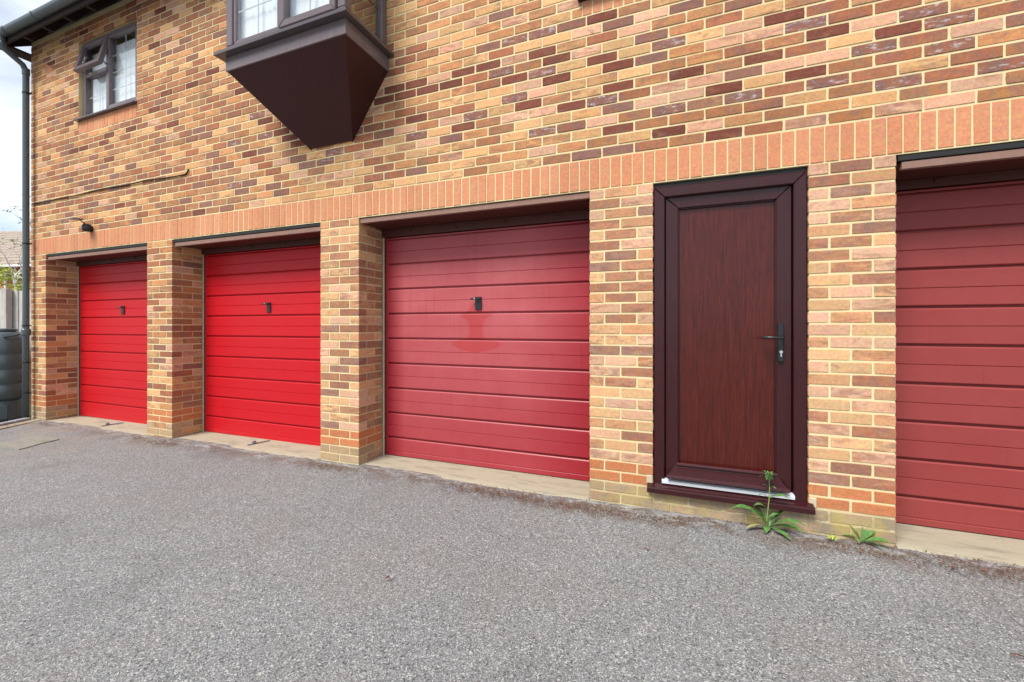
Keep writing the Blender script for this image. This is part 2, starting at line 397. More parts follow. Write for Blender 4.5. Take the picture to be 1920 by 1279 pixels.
# mortar-faced masses behind the bricks
W1 = (-6.663, -5.418, 3.925, 4.965)     # the small window's opening
W2 = (-.052, 1.20, 3.655, 4.75)          # opening of the upper window out at the top of the frame
mb = MB(); YB = .0030; TOP = 5.24
def wall_with_holes(mb, x0, x1, z0, z1, holes, y0, y1):
    x = x0
    for (a, b, c, d) in sorted(holes):
        mb.box(x, a, y0, y1, z0, z1); mb.box(a, b, y0, y1, z0, c); mb.box(a, b, y0, y1, d, z1); x = b
    mb.box(x, x1, y0, y1, z0, z1)
wall_with_holes(mb, XL + .004, XR, 2.2465, TOP, [W1, W2], YB, .30)
for i, (a, b) in enumerate(piers): mb.box(a + .0045, b - .0045, YB, .328, -.25, 2.2465)
mb.box(DOOR[0] - .0045, DOOR[1] + .0045, YB, .328, -.25, .125)
mb.build('mortar', M_MORTAR, B)
# shell: far walls, floors
mb = MB(); mb.box(XL + .004, XR, 6.0, 6.25, -.1, TOP); mb.box(XL + .004, XL + .25, .3285, 6.0, -.1, TOP); mb.box(XR - .25, XR, .3285, 6.0, -.1, TOP)
mb.build('rear_wall', M_RENDER, B)
MB().box(XL + .26, XR - .26, .3005, 5.99, 2.42, 2.60).build('upper_floor', M_DARKWOOD, B)
MB().box(XL + .26, XR - .26, .62, .66, 0, 2.41).build('garage_interior_screen', M_DARKROOM, B) if False else None
# ---- bricks
PAL = {'y': (.60, .345, .158), 'o': (.52, .245, .105), 'p': (.60, .340, .215), 'r': (.37, .140, .070), 'd': (.175, .054, .034),
       'u': (.25, .125, .095), 'm': (.45, .215, .085), 'w': (.23, .112, .088), 't': (.45, .235, .115)}
SM = {'y': .20, 'o': .34, 'p': .24, 'r': .45, 'd': .3, 'u': .45, 'm': .72, 'w': .97, 't': .48}
# which fired colour each brick shows: (x, y) marks read off enlarged crops of the photograph, turned into wall courses
TONES = {}
def wall_point(u, v):
    f, th, D_, x0, zc, yh, k = 799.823, .3741758, 3.1163342, .6195969, -.9910694, 611.915, .0176777
    x = (u - 960) / 960; y = (v - yh) / 960; a, b = x, y
    for _ in range(20):
        r = a * a + b * b; a = x / (1 + k * r); b = y / (1 + k * r)
    t = a * 960 / f; c, s = math.cos(th), math.sin(th)
    X = (t * D_ * c - D_ * s) / (c + t * s); d = -X * s + D_ * c
    return X + x0, zc - b * 960 / f * d
def add(ox, oy, sc, items):
    for t, pts in items.items():
        for (a, b) in pts:
            X, Z = wall_point(ox + a / sc, oy + b / sc)
            j = math.floor((Z - .225) / .075); off = .09 + (.1125 if j % 2 else 0)
            TONES[(j, math.floor((X - off) / .225))] = t
add(0,0,4,{
'd':[(1190,30),(1140,300),(1330,325),(1600,495),(1430,610),(1230,660),(1130,800),(1750,845),(1830,660),(1280,910),(950,955),(780,990),(740,1050),(600,1085),(510,1110),(790,1170),(330,860),(510,755),(460,900),(330,430)],
'r':[(1240,60),(1160,180),(1490,450),(1480,545),(1525,580),(1330,640),(1100,560),(1135,690),(1100,760),(1230,775),(1440,505),(1530,790),(1740,630),(1810,770),(1180,940),(1040,920),(900,1005),(1690,1100),(1230,1175),(1140,1090),(920,1240),(450,780),(540,790),(340,940),(550,970),(270,710),(420,640),(480,600),(470,550),(1640,100),(1380,110)],
'u':[(1235,250),(1280,370),(1420,405),(1180,1035),(1470,965),(1420,1020),(1530,1000),(1600,1155),(1690,1240),(660,1165),(470,1190),(780,1240),(410,750),(300,660)],
'm':[(1640,850),(1220,1100),(1500,215),(1450,180)],'w':[(1760,1060)]})
add(0,300,4,{
'u':[(440,100),(480,130),(580,155),(660,140),(810,115),(620,190),(820,200),(940,30),(1230,75),(1840,170),(1480,185),(660,325),(780,350),(480,395),(630,370),(990,455),(1540,330),(1810,245),(740,485)],
'r':[(540,80),(370,115),(700,60),(660,45),(1140,90),(1530,120),(1390,190),(1300,160),(1090,245),(950,225),(590,335),(950,315),(430,530),(1040,400),(860,425),(1230,370),(1330,365),(1380,405),(580,505),(700,445),(400,335),(550,290)],
'd':[(880,330),(1480,390)],'w':[(1600,60),(1700,40),(1750,190),(440,440)]})
add(400,0,4,{
'd':[(230,1130),(400,900),(530,980),(630,1020),(640,1070)],'w':[(170,1060),(380,1010),(330,850),(900,1150),(840,1210)],
'u':[(390,1120),(100,1240),(650,1190)],'r':[(400,1240),(320,1190),(610,910),(160,840),(1410,930),(20,1200)]})
add(640,60,4.567,{
'd':[(450,505),(635,450),(360,595),(540,555),(735,505),(930,460),(1050,350),(1260,290),(640,760),(1040,835),(1715,180),(1830,240),(1480,415),(1595,640),(1890,680)],
'u':[(1260,135),(940,935),(630,1215),(160,850)],
'w':[(1480,75),(1720,25),(1360,355),(1710,350),(1480,590),(1145,725),(650,905),(1710,880),(1880,845)],
'm':[(1590,290),(740,1120),(1140,1215),(1820,1110),(740,190),(740,660),(830,720),(1240,795),(1360,850),(1250,950)],
'r':[(670,120),(550,235),(430,140),(1250,460),(1140,410),(1350,190),(1040,670),(550,700),(455,795),(440,345),(280,980),(280,1110),(225,785),(450,1240),(260,1280),(355,1185)],
'y':[(1590,130),(830,240),(1140,240),(725,350),(1200,510),(930,600),(1360,520),(1370,680),(840,870),(1480,900),(640,1070),(830,1020),(1040,990),(1140,1060),(350,1040),(550,1010),(830,1170),(1030,1150),(940,1230),(1360,1180),(1590,1130),(1830,930),(1800,760),(1590,800)],
'o':[(1100,890),(1590,980),(1370,1010),(1240,1110),(1470,1080),(640,280),(640,600)],
'p':[(750,30),(1480,240),(1590,460),(1710,540),(1700,690),(930,780)]})
add(1060,0,4.264,{
'd':[(295,130),(285,480),(75,855),(410,700),(415,1050),(950,590),(1600,450),(1265,1085),(1255,705),(855,1060),(5,465),(5,630),(410,530)],
'u':[(430,180),(980,55),(1440,40),(690,460),(1430,590),(80,1020),(420,1215),(160,1250),(80,200),(400,870),(690,290)],
'w':[(820,345),(295,810),(825,880),(1420,770),(1590,840)],
'm':[(1640,1025),(840,520),(960,940),(1270,900),(280,1150),(950,1135),(1700,910),(1700,540),(1700,130),(590,950),(680,1010)],
'r':[(1430,380),(685,1175),(540,760),(1700,720),(290,300),(1280,140),(1690,290)],
'p':[(690,90),(560,230),(170,260),(1440,190),(1270,310),(660,820),(820,700),(1110,630),(280,970),(155,430),(1100,1010),(1590,240)],
'o':[(570,60),(840,160),(1120,90),(980,200),(1120,460),(1270,530),(970,400),(60,1180),(1420,960)],
'y':[(550,420),(560,590),(290,640),(150,600),(85,390),(150,920),(160,1100),(540,1130),(1110,240),(1580,60)]})
add(1460,0,4.174,{
'd':[(120,95),(400,230),(975,210),(220,560)],
'w':[(235,180),(1170,75),(1370,140),(770,360),(1360,350),(390,640),(950,620),(1750,500)],
'r':[(595,95),(230,370),(1170,280),(950,410),(780,550),(120,680),(1350,570),(1580,450),(1700,40),(1720,120),(970,40),(410,60),(15,980),(15,790),(500,920)],
'm':[(580,490),(590,680),(1870,370),(1150,700),(120,870),(590,890),(1750,710),(1870,590)],
'p':[(775,160),(410,430),(100,500),(950,840),(1350,770),(1580,210),(1570,620),(220,960)],
'y':[(590,280),(1170,480),(760,740),(215,740)],'o':[(1750,300),(390,820),(150,290)],'u':[(1850,160)]})

def tint(t):
    if t == 's': c = (.58, .250, .128); sm = .0; j = .05
    elif t == 'g': c = (.52, .195, .082); sm = .0; j = .08
    elif t == 'G': c = (.44, .31, .19); sm = .15; j = .15
    else: c = PAL[t]; sm = SM[t]; j = .16
    k = (.93 if t not in 'gG' else .9) * (1 + rnd.uniform(-j, j)); h = rnd.uniform(-.05, .05)
    if t in 'yoprt': sm = max(0, sm + rnd.uniform(-.2, .25))
    return (c[0] * k, c[1] * k * (1 + h), c[2] * k * (1 + 1.6 * h), min(.85, sm) if t != 'w' else sm)
def pick(s, wts): return rnd.choices(s, wts)[0]
BR = []      # every brick: (kind, x, y, z, w, d, h, tint)   (x,y,z) = low front corner
def face_brick(x0, x1, z0, t, name='brick', h=.065, d=.018):
    if x1 - x0 < .015: return
    BR.append((name, x0, rnd.uniform(-.0022, .0012), z0 + rnd.uniform(-.0008, .0008), x1 - x0, d, h, tint(t)))
for j in range(0, 36):
    z = 2.475 + .075 * j + .005
    if z + .065 > TOP: break
    off = .09 + (.1125 if j % 2 else 0)
    for n in range(-37, 20):
        x0, x1 = off + .225 * n + .005, off + .225 * (n + 1) - .005
        x0, x1 = max(x0, XL), min(x1, XR)
        if x1 - x0 < .03: continue
        t = TONES.get((j, n))
        if not t:
            t = pick('yoptrum', (20, 34, 9, 20, 10, 3, 4) if x0 < -3.2 else (42, 25, 17, 9, 3, 1.5, 2.5)) if j < 34 and x0 < 2 else pick('yoptrumdw', (24, 20, 14, 9, 15, 5, 6, 4, 3))
        segs = [(x0, x1)]
        for a, b, c, d in ((W1[0], W1[1], 3.75, W1[3]), (W2[0], W2[1], 3.525, W2[3])):
            c2 = c; ns = []
            for p0, p1 in segs:
                if z + .02 > c2 and z + .015 < d and p1 > a - .0 and p0 < b:
                    if p0 < a - .03: ns.append((p0, a - .001))
                    if p1 > b + .03: ns.append((b + .001, p1))
                else: ns.append((p0, p1))
            segs = ns
        for p0, p1 in segs: face_brick(p0, p1, z, t)
# soldier course right along over the openings
for i in range(-105, 59):
    x0, x1 = i * .075 + .0036, (i + 1) * .075 - .0036
    face_brick(max(x0, XL), x1, 2.2535, 's', 'lintel_brick', .2165)
# soldier courses under the two upper window sills
for a, b, c, c0 in ((W1[0], W1[1], W1[2] - .006, 3.755), (W2[0] - .001, W2[1] + .001, W2[2] - .02, 3.530)):
    n = round((b - a) / .075)
    for i in range(n): face_brick(a + i * (b - a) / n + .004, a + (i + 1) * (b - a) / n - .004, c0, 's', 'sill_brick', c - c0)
# the pinkish blocked vent
for i, t in enumerate('sss'): face_brick(-7.462 + .0, -7.272, 4.64 + i * .066, 's', 'vent_brick', .062) if i < 3 else None
# piers, built of whole bricks turning the corners
P3 = ['pop', 'mp', 'pou', 'ro', 'yrp', 'rp', 'yuo', 'ur', 'yro', 'rr', 'ory', 'pr', 'ymp', 'yo', 'yyp', 'uu', 'ppo', 'pr', 'ory', 'yy', 'ypp', 'yp', 'ooy', 'pr', 'oyu', 'pp']
P4 = ['pdp', 'ro', 'pup', 'po', 'pop', 'ou', 'roy', 'tp', 'yop', 'yr', 'opy', 'yp', 'por', 'py', 'opp', 'yo', 'pyo', 'or', 'ppt', 'yp', 'ryo', 'pr', 'pyy', 'yp', 'pdr', 'ur']
P2 = ['oro', 'yy', 'yoy', 'ro', 'ory', 'yr', 'pyr', 'rm', 'opo', 'yp', 'ymo', 'yr', 'ypy', 'ur', 'ryo', 'pr', 'pmy', 'pu', 'yuo', 'mr', 'yry', 'up', 'yyp', 'yt', 'pyo', 'up']
def box_brick(x, y, z, w_, d_, h_, t):
    c = tint(t)
    if x > -2.7 and t not in 'gG':      # paler bricks in these three piers
        k = .22; c = (lerp(c[0], .60, k), lerp(c[1], .41, k), lerp(c[2], .27, k), c[3])
    BR.append(('brick', x, y, z, w_, d_, h_, c))
for pi, (a, b) in enumerate(piers):
    Wd = b - a
    for r in range(31):
        z = 2.25 - .075 * (r + 1) + .005
        j1, j2 = rnd.uniform(-.002, .0015), rnd.uniform(-.0015, .0015)
        dirty = r >= 28
        pal = {2: P2, 3: P3, 4: P4}.get(pi)
        if r in (26, 27): ts = 'ggg'
        elif dirty: ts = 'GtG' if pi in (0, 1) else 'GGG'
        elif pal and r < len(pal): ts = pal[r]
        else: ts = ''.join(pick('yoprumt', (20, 20, 10, 18, 8, 8, 12) if pi < 2 else (30, 24, 14, 12, 5, 4, 10)) for _ in range(3))
        if r % 2 == 0:      # header | stretchers | header
            xi = [a + .1075, b - .1075]
            box_brick(a, j1, z, .1025, .215, .065, ts[0]); box_brick(b - .1025, j1, z, .1025, .215, .065, ts[-1])
            mid = xi[1] - xi[0] - .010
            if mid > .26: h2 = mid / 2; box_brick(xi[0] + .005, j2, z, h2 - .005, .06, .065, ts[1]); box_brick(xi[0] + .01 + h2, j2, z, h2 - .005, .06, .065, ts[1])
            elif mid > .02: box_brick(xi[0] + .005, j2, z, mid, .06, .065, ts[1] if len(ts) > 2 else ts[0])
            for xx in (a, b - .1025): box_brick(xx, .225, z, .1025, .1025, .065, 'g' if r in (26, 27) else pick('oprty', (4, 3, 2, 3, 2)))
        else:
            wl = min(.215, Wd / 2 - .005) if Wd < .46 else .2225 - .005
            wl = Wd / 2 - .005
            box_brick(a, j1, z, wl, .1025, .065, ts[0]); box_brick(b - wl, j2, z, wl, .1025, .065, ts[-1])
            for xx in (a, b - .1025): box_brick(xx, .1125, z, .1025, .215, .065, 'g' if r in (26, 27) else pick('oprumty', (4, 3, 2.5, 1, 1.5, 3, 2)))
# plinth under the front door
for r, z in ((0, .0525), (1, -.0225)):
    for n in range(5):
        x0 = DOOR[0] - .225 * (r * .5) + n * .225 + .004; x1 = min(x0 + .217, DOOR[1]); x0 = max(x0, DOOR[0])
        if x1 - x0 > .03: face_brick(x0, x1, z + .005, 'G')
# brick meshes: shared, slightly knocked about
cache = {}
def brick_verts(w_, d_, h_, seed):
    r = random.Random(seed); c = .0035; v = []
    # rounded box: front ring set back by a chamfer, edges wander by a millimetre or so
    nx = 4 if w_ > .15 else 2; nz_ = 4 if h_ > .15 else 2
    ring = [(i / nx, 0) for i in range(nx)] + [(1, i / nz_) for i in range(nz_)] + [(1 - i / nx, 1) for i in range(nx)] + [(0, 1 - i / nz_) for i in range(nz_)]
    corner = [k in (0, nx, nx + nz_, 2 * nx + nz_) for k in range(len(ring))]
    fr, sd, bk = [], [], []
    cr_ = r.choice((.0008, .0016, .004)) if h_ < .15 else .0008
    for (a, b), co in zip(ring, corner):
        q_ = .001 if h_ < .15 else .0005; x = a * w_ + r.uniform(-q_, q_); z = b * h_ + r.uniform(-q_, q_)
        if co: x += cr_ * (1 if a == 0 else -1) * r.random(); z += cr_ * (1 if b == 0 else -1) * r.random()
        ix = min(max(x, c), w_ - c); iz = min(max(z, c), h_ - c)
        fr.append((ix, r.uniform(-.0004, .0004), iz)); sd.append((x, c, z)); bk.append((x, d_, z))
    n = len(ring); v = fr + sd + bk
    f = [tuple(range(n))]
    for q in (0, n):
        for k in range(n): l = (k + 1) % n; f.append((q + l, q + k, q + n + k, q + n + l))
    if d_ > .05: f.append(tuple(range(2 * n, 3 * n))[::-1])
    return v, f
vis = []
for i, b in enumerate(BR):
    if b[0] != 'brick': continue
    x, y, z, w_, d_, h_ = b[1:7]
    if z < -.06: continue
    p0, p1 = proj(x, y, z), proj(x + w_, y, z + h_)
    if not p0 or not p1: continue
    cxp, cyp = (p0[0] + p1[0]) / 2, (p0[1] + p1[1]) / 2
    if not (0 < cxp < 1915 and 4 < cyp < 1270): continue
    vis.append((abs(p1[0] - p0[0]) * abs(p1[1] - p0[1]), i))
vis.sort(reverse=True); single = {i for _, i in vis[:300]}
single |= {i for i, b in enumerate(BR) if b[0] != 'brick' and b[0] != 'vent_brick' or b[0] == 'vent_brick'}
MV, MF, MC = [], [], []
for i, (nm, x, y, z, w_, d_, h_, t) in enumerate(BR):
    out = nm == 'lintel_brick' and x > 2.7
    if i in single and not out:
        key = (round(w_, 3), round(d_, 3), round(h_, 3), rnd.randrange(5))
        if key not in cache:
            v, f = brick_verts(w_, d_, h_, hash(key) & 0xffff)
            me = bpy.data.meshes.new(nm); me.from_pydata(v, [], f); me.materials.append(M_BRICK); cache[key] = me
        o = bpy.data.objects.new(nm, cache[key]); COL.objects.link(o); o.parent = B
        o.location = (x, y, z); o.color = t
        if d_ < .1: o.rotation_euler = (0, rnd.uniform(-.004, .004), 0)
    else:
        v, f = brick_verts(w_, d_, h_, rnd.randrange(9999)); q = len(MV)
        MV += [(a + x, b_ + y, c + z) for a, b_, c in v]; MF += [tuple(q + k for k in g) for g in f]; MC += [t] * len(v)
me = bpy.data.meshes.new('brickwork'); me.from_pydata(MV, [], MF); me.materials.append(M_BRICK_S)
at = me.color_attributes.new('brick_tint', 'FLOAT_COLOR', 'POINT'); at.data.foreach_set('color', [c for t in MC for c in t])
o = bpy.data.objects.new('brickwork', me); COL.objects.link(o); o.parent = B; o['kind'] = 'stuff'

# ---- roof, eaves
rp = 35; tr_ = math.tan(math.radians(rp))
def roof_z(y): return 5.20 + (y + .28) * tr_
mb = MB(); x0, x1 = XL - .24, XR + .1
for k in range(14):      # stepped tile courses, both slopes
    y0 = -.30 + k * .25; y1 = y0 + .30
    mb.prof([(y0, roof_z(y0) + .03), (y0, roof_z(y0) + .05), (y1, roof_z(y1) + .045), (y1, roof_z(y1) + .025)], x0, x1)
    mb.prof([(6.25 - y0, roof_z(y0) + .03), (6.25 - y0, roof_z(y0) + .05), (6.25 - y1, roof_z(y1) + .045), (6.25 - y1, roof_z(y1) + .025)], x0, x1)
rf = mb.build('roof', M_TILE, B)
mb = MB(); mb.prof([(-.255, roof_z(-.255) - .01), (-.255, roof_z(-.255) + .012), (3.1, roof_z(3.1) + .012), (3.1, roof_z(3.1) - .01)], XL - .24, XR + .1)
mb.build('soffit_boarding', M_DARKWOOD, rf)
MB().box(XL - .24, XR + .1, -.275, -.252, 5.035, 5.20).build('fascia', M_DARKWOOD, B, bevel=.002)
mb = MB()
for s_ in (0, 1):
    q_ = [(-.25, roof_z(-.25) - .15), (-.25, roof_z(-.25) - .012), (3.12, roof_z(3.12) - .012), (3.12, roof_z(3.12) - .15)]
    mb.prof([(y if not s_ else 6.25 - y, z) for y, z in q_], XL - .235, XL - .210)
mb.build('bargeboard', M_DARKWOOD, rf)
mb = MB(); mb.v = [(XL - .0, .3, TOP), (XL - .0, 6.2, TOP), (XL, 3.1, roof_z(3.1) - .05), (XL + .2, .3, TOP), (XL + .2, 6.2, TOP), (XL + .2, 3.1, roof_z(3.1) - .05)]
mb.f = [(0, 1, 2), (3, 5, 4), (0, 3, 4, 1), (0, 2, 5, 3), (1, 4, 5, 2)]; mb.build('gable', M_RENDER, B)
MB().box(XL - .21, XL - .002, -.25, .30, 5.06, 5.085).build('eaves_box', M_DARKWOOD, rf)
i = 0; x = -7.36
proto = None
while x < XR:
    mb = MB().prof([(-.2515, 5.04), (-.2515, roof_z(-.2515) - .012), (.004, roof_z(.004) - .012), (.004, roof_z(.004) - .115), (-.16, 5.04)], -.025, .025)
    if proto is None: proto = mb.build('rafter', M_DARKWOOD, B); proto.location.x = x
    else:
        o = proto.copy(); COL.objects.link(o); o.parent = B; o.location.x = x
    x += .485
# gutter: half-round channel with brackets
gc, gzc, gr = -.315, 5.145, .056
pts = [(gc + gr * math.cos(a), gzc + gr * math.sin(a)) for a in [math.pi + math.pi * k / 12 for k in range(13)]]
inn = [(gc + (gr - .004) * math.cos(a), gzc + (gr - .004) * math.sin(a)) for a in [math.pi + math.pi * k / 12 for k in range(13)]]
gut = MB().prof(pts + [(gc + gr, gzc + .006)] + inn[::-1] + [(gc - gr, gzc + .006)], XL - .30, XR + .1).build('gutter', M_PLASTIC, B)
for xx in (-7.60, -7.56, -6.86, -5.5, -4.2, -2.9, -1.6, -.3, 1.0):
    o2 = [(gc + (gr + .006) * math.cos(a), gzc + (gr + .006) * math.sin(a)) for a in [math.pi + math.pi * k / 10 for k in range(11)]]
    MB().prof(o2 + [(gc + gr + .001, gzc + .012)] + [(a, b) for a, b in [(gc + (gr + .0005) * math.cos(q), gzc + (gr + .0005) * math.sin(q)) for q in [2 * math.pi - math.pi * k / 10 for k in range(11)]]] + [(gc - gr - .006, gzc + .014)], xx, xx + (.022 if xx > -7.5 else .014)).build('gutter_bracket', M_PLASTIC, gut)
MB().tube([(-7.74, gc, gzc - .03), (-7.74, gc, gzc - .105)], .040, 14).build('gutter_outlet', M_PLASTIC, gut, smooth=False)
# downpipe with swan neck
PX, PY = -7.785, -.075
dp = MB().tube([(-7.74, gc, gzc - .09), (-7.745, gc + .005, gzc - .15), (-7.755, gc + .03, gzc - .185), (-7.775, PY - .035, 4.855), (PX, PY - .006, 4.80), (PX, PY, 4.74), (PX, PY, 3.0), (PX, PY, 1.4), (PX, PY, -.06)], .034, 16).build('downpipe', M_PLASTIC, B, smooth=True)
for zz in (4.47, 2.39):
    m_ = MB().tube([(PX, PY, zz), (PX, PY, zz + .022)], .038, 16); m_.box(PX + .03, PX + .085, PY + .02, PY + .03, zz, zz + .02); m_.build('pipe_clip', M_BLACK, dp)
for zz in (1.26, .75, .33):
    m_ = MB().tube([(PX, PY, zz), (PX, PY, zz + .016)], .0385, 16); m_.box(PX + .03, PX + .095, PY + .01, PY + .02, zz, zz + .016); m_.box(PX - .065, PX - .03, PY - .02, PY - .01, zz, zz + .014); m_.build('pipe_clip', M_BLACK, dp)
MB().tube([(PX, PY, 4.735), (PX, PY, 4.82)], .0395, 16).build('pipe_collar', M_PLASTIC, dp)
MB().tube([(PX, PY, 1.13), (PX, PY, 1.145), (PX, PY, 1.21), (PX, PY, 1.225)], [.040, .048, .048, .040], 16).build('rainwater_diverter', M_PLASTIC, dp)

# ---- lintel trims and garage doors
SEAM = [1.858, 1.617, 1.377, 1.138, .896, .655, .416, .178]
def garage_door(gi, mat, gap, label, handle):
    x0, x1 = G[gi]
    base = gz(x0) + .008
    # timber head and posts
    tz = 2.245 - gap
    MB().box(x0 + (.03 if gap > .02 else .004), x1 - .004, .014, .045, tz - .042, tz).build('lintel_trim', M_STRIP, B, bevel=.002)
    if gap > .02: MB().box(x0 + .01, x1 - .003, .008, .06, tz + .004, 2.2455).build('lintel_gap_shade', M_BLACKGAP, B, bevel=.004)  # black strip standing in for the shaded gap over the trim
    MB().box(x0 + .004, x1 - .004, .0455, .36, 2.205 - gap * .6, 2.242 - gap * .0).build('door_soffit', M_SOFFIT, B)
    head = MB().box(x0 + .004, x1 - .004, .316, .40, 2.125, 2.204 - gap * .6)
    for k in range(4):
        xb = lerp(x0, x1, (k + .6) / 4.3); head.box(xb, xb + .05, .306, .317, 2.15, 2.17)
    head.build('door_head', M_SOFFIT, B, bevel=.002)
    for s, xa in ((1, x0), (-1, x1)):
        MB().box(*sorted((xa + s * .004, xa + s * .022)), .327, .37, base - .02, 2.2).build('cement_fillet', M_CEMENT, B)
        MB().box(*sorted((xa + s * .0225, xa + s * .034)), .335, .39, base - .03, 2.13).build('door_post', M_SOFFIT, B)
    a, b = x0 + .036, x1 - .036
    Y = .338
    d = MB()
    d.box(a, b, Y + .022, Y + .04, base, 2.120)                 # the sheet behind
    d.box(a, a + .028, Y, Y + .0215, base, 2.118); d.box(b - .028, b, Y, Y + .0215, base, 2.118)
    gd = d.build('garage_door', mat, B, bevel=.0015); gd['label'] = label
    ed = [base] + SEAM[::-1] + [2.100]
    for k in range(len(ed) - 1):
        lo, hi = ed[k] + (.007 if k else 0), ed[k + 1] - (.005 if k < len(ed) - 2 else .004)
        mid = (lo + hi) / 2 if k else lo + .040
        pr = [(Y + .0215, lo), (Y + .014, lo), (Y + .002, lo + .006), (Y, lo + .010)] if k else [(Y + .0215, lo), (Y, lo)]
        pr += [(Y + .0002, mid - .0035), (Y + .0055, mid), (Y + .0002, mid + .0045)] if k else [(Y, mid - .004), (Y + .004, mid), (Y + .004, mid + .003), (Y, mid + .006)]
        pr += [(Y, hi - .008), (Y + .0055, hi - .0005), (Y + .0215, hi)]
        MB().prof(pr, a + .030, b - .030).build('panel', mat, gd)
    MB().prof([(Y + .0215, 2.103), (Y + .002, 2.103), (Y, 2.106), (Y, 2.116), (Y + .004, 2.1185), (Y + .0215, 2.1185)], a + .030, b - .030).build('panel', mat, gd)
    if handle:
        hx, hz, hw = handle
        h_ = MB().box(hx - hw / 2, hx + hw / 2, Y - .012, Y - .0005, hz - .058, hz + .058)
        h_.build('handle_plate', M_BLACK, gd, bevel=.003)
        l = MB().tube([(hx - .005, Y - .013, hz + .038), (hx - .005, Y - .032, hz + .038)], .010, 10); l.box(hx - .062, hx + .028, Y - .045, Y - .032, hz + .030, hz + .046)
        l.build('handle_lever', M_BLACK, gd, bevel=.002)
        MB().tube([(hx - .020, Y - .045, hz + .040), (hx - .020, Y - .048, hz + .040)], .0055, 12).build('keyhole', M_CHROME, gd)
    return gd
garage_door(0, M_RED1, .036, 'scarlet ribbed steel garage door at the far left end', (-6.375, 1.478, .062))
garage_door(1, M_RED2, .036, 'bright red ribbed steel garage door, second from the left', (-3.644, 1.470, .052))
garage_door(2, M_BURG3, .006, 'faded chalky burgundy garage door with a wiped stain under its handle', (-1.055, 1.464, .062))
garage_door(3, M_BURG4, .040, 'dull burgundy garage door at the right edge', None)

# ---- the front door
fx0, fx1 = DOOR
YF = .030
d = MB()
for (a, b, y0, y1, z0, z1) in ((.597, 1.182, 0, 0, 0, 0),): pass
def frame_ring(mb, x0, x1, z0, z1, wd, y0, y1, foot=None):
    """four mitred members as one ring; foot = height of the bottom rail"""
    ft = wd if foot is None else foot
    o_ = [(x0, z0), (x1, z0), (x1, z1), (x0, z1)]; i_ = [(x0 + wd, z0 + ft), (x1 - wd, z0 + ft), (x1 - wd, z1 - wd), (x0 + wd, z1 - wd)]
    for k in range(4):
        l = (k + 1) % 4
        if ft == 0 and k == 0: continue
        q = len(mb.v)
        mb.v += [(p[0], y, p[1]) for y in (y0, y1) for p in (o_[k], o_[l], i_[l], i_[k])]
        mb.f += [(q, q + 1, q + 2, q + 3), (q + 7, q + 6, q + 5, q + 4), (q, q + 4, q + 5, q + 1), (q + 1, q + 5, q + 6, q + 2), (q + 2, q + 6, q + 7, q + 3), (q + 3, q + 7, q + 4, q)]
    return mb
leaf = frame_ring(MB(), fx0 + .078, fx1 - .078, .215, 2.150, .083, YF + .008, YF + .06, .10).build('front_door', M_FOIL, B, bevel=.004)
leaf['label'] = 'dark mahogany panelled door between two brick piers'
frame_ring(MB(), fx0 + .004, fx1 - .004, .168, 2.215, .070, YF - .022, YF + .07, 0).build('door_frame', M_FOIL, leaf, bevel=.005)
MB().box(fx0 + .003, fx1 - .003, YF - .008, YF + .04, 2.2155, 2.2445).build('frame_head_trim', M_BLACKGAP, leaf, bevel=.003)
MB().box(fx0 + .155, fx1 - .155, YF + .036, YF + .055, .30, 2.075).build('door_panel', M_PANEL, leaf)
frame_ring(MB(), fx0 + .158, fx1 - .158, .312, 2.070, .010, YF + .020, YF + .0355).build('panel_bead', M_FOIL, leaf, bevel=.003)
wb = MB(); z0, z1 = .236, .315
wb.v += [(.530, -.030, z0), (1.238, -.030, z0), (1.238, -.030, z0 + .018), (.530, -.030, z0 + .018), (.585, YF - .001, z1 - .016), (1.190, YF - .001, z1 - .016), (1.180, YF - .001, z1), (.596, YF - .001, z1), (.530, YF + .004, z0), (1.238, YF + .004, z0), (1.190, YF + .004, z1), (.585, YF + .004, z1)]
wb.f += [(0, 1, 2, 3), (3, 2, 5, 4), (4, 5, 6, 7), (0, 8, 9, 1), (8, 11, 10, 9), (0, 3, 4, 7, 11, 8), (1, 9, 10, 6, 5, 2), (7, 6, 10, 11)]
wb.build('weatherboard', M_FOIL, leaf, bevel=.0015)
MB().prof([(-.036, .236), (-.036, .250), (-.030, .2535), (-.026, .236)], .5285, 1.2395).build('nosing', M_NOSE_LIT, leaf)
MB().prof([(YF - .012, .3155), (YF - .012, .321), (YF - .001, .328), (YF + .0055, .328), (YF + .0055, .3155)], .593, 1.183).build('nosing', M_NOSE_LIT, leaf)
MB().prof([(-.008, .187), (-.008, .207), (.012, .214), (.045, .214), (.045, .187)], .497, 1.272).build('threshold', M_WHITE, leaf, bevel=.0015)
MB().prof([(-.052, .128), (-.052, .160), (-.045, .166), (.0, .180), (.11, .186), (.11, .128)], .403, 1.366).build('door_sill', M_FOIL, leaf, bevel=.002)
MB().box(1.185, 1.218, YF - .016, YF + .0055, 1.035, 1.277).build('handle_plate', M_BLACK, leaf, bevel=.004)
MB().tube([(1.205, YF - .016, 1.187), (1.205, YF - .050, 1.187), (1.198, YF - .058, 1.187), (1.15, YF - .060, 1.188), (1.085, YF - .058, 1.189)], [.010, .010, .0105, .0095, .0085], 12).build('door_lever', M_BLACK, leaf, smooth=True)
k_ = MB().tube([(1.2015, YF - .015, 1.098), (1.2015, YF - .021, 1.098)], .0095, 16); k_.box(1.1975, 1.2055, YF - .0205, YF - .015, 1.068, 1.094); k_.build('lock_cylinder', M_CHROME, leaf)
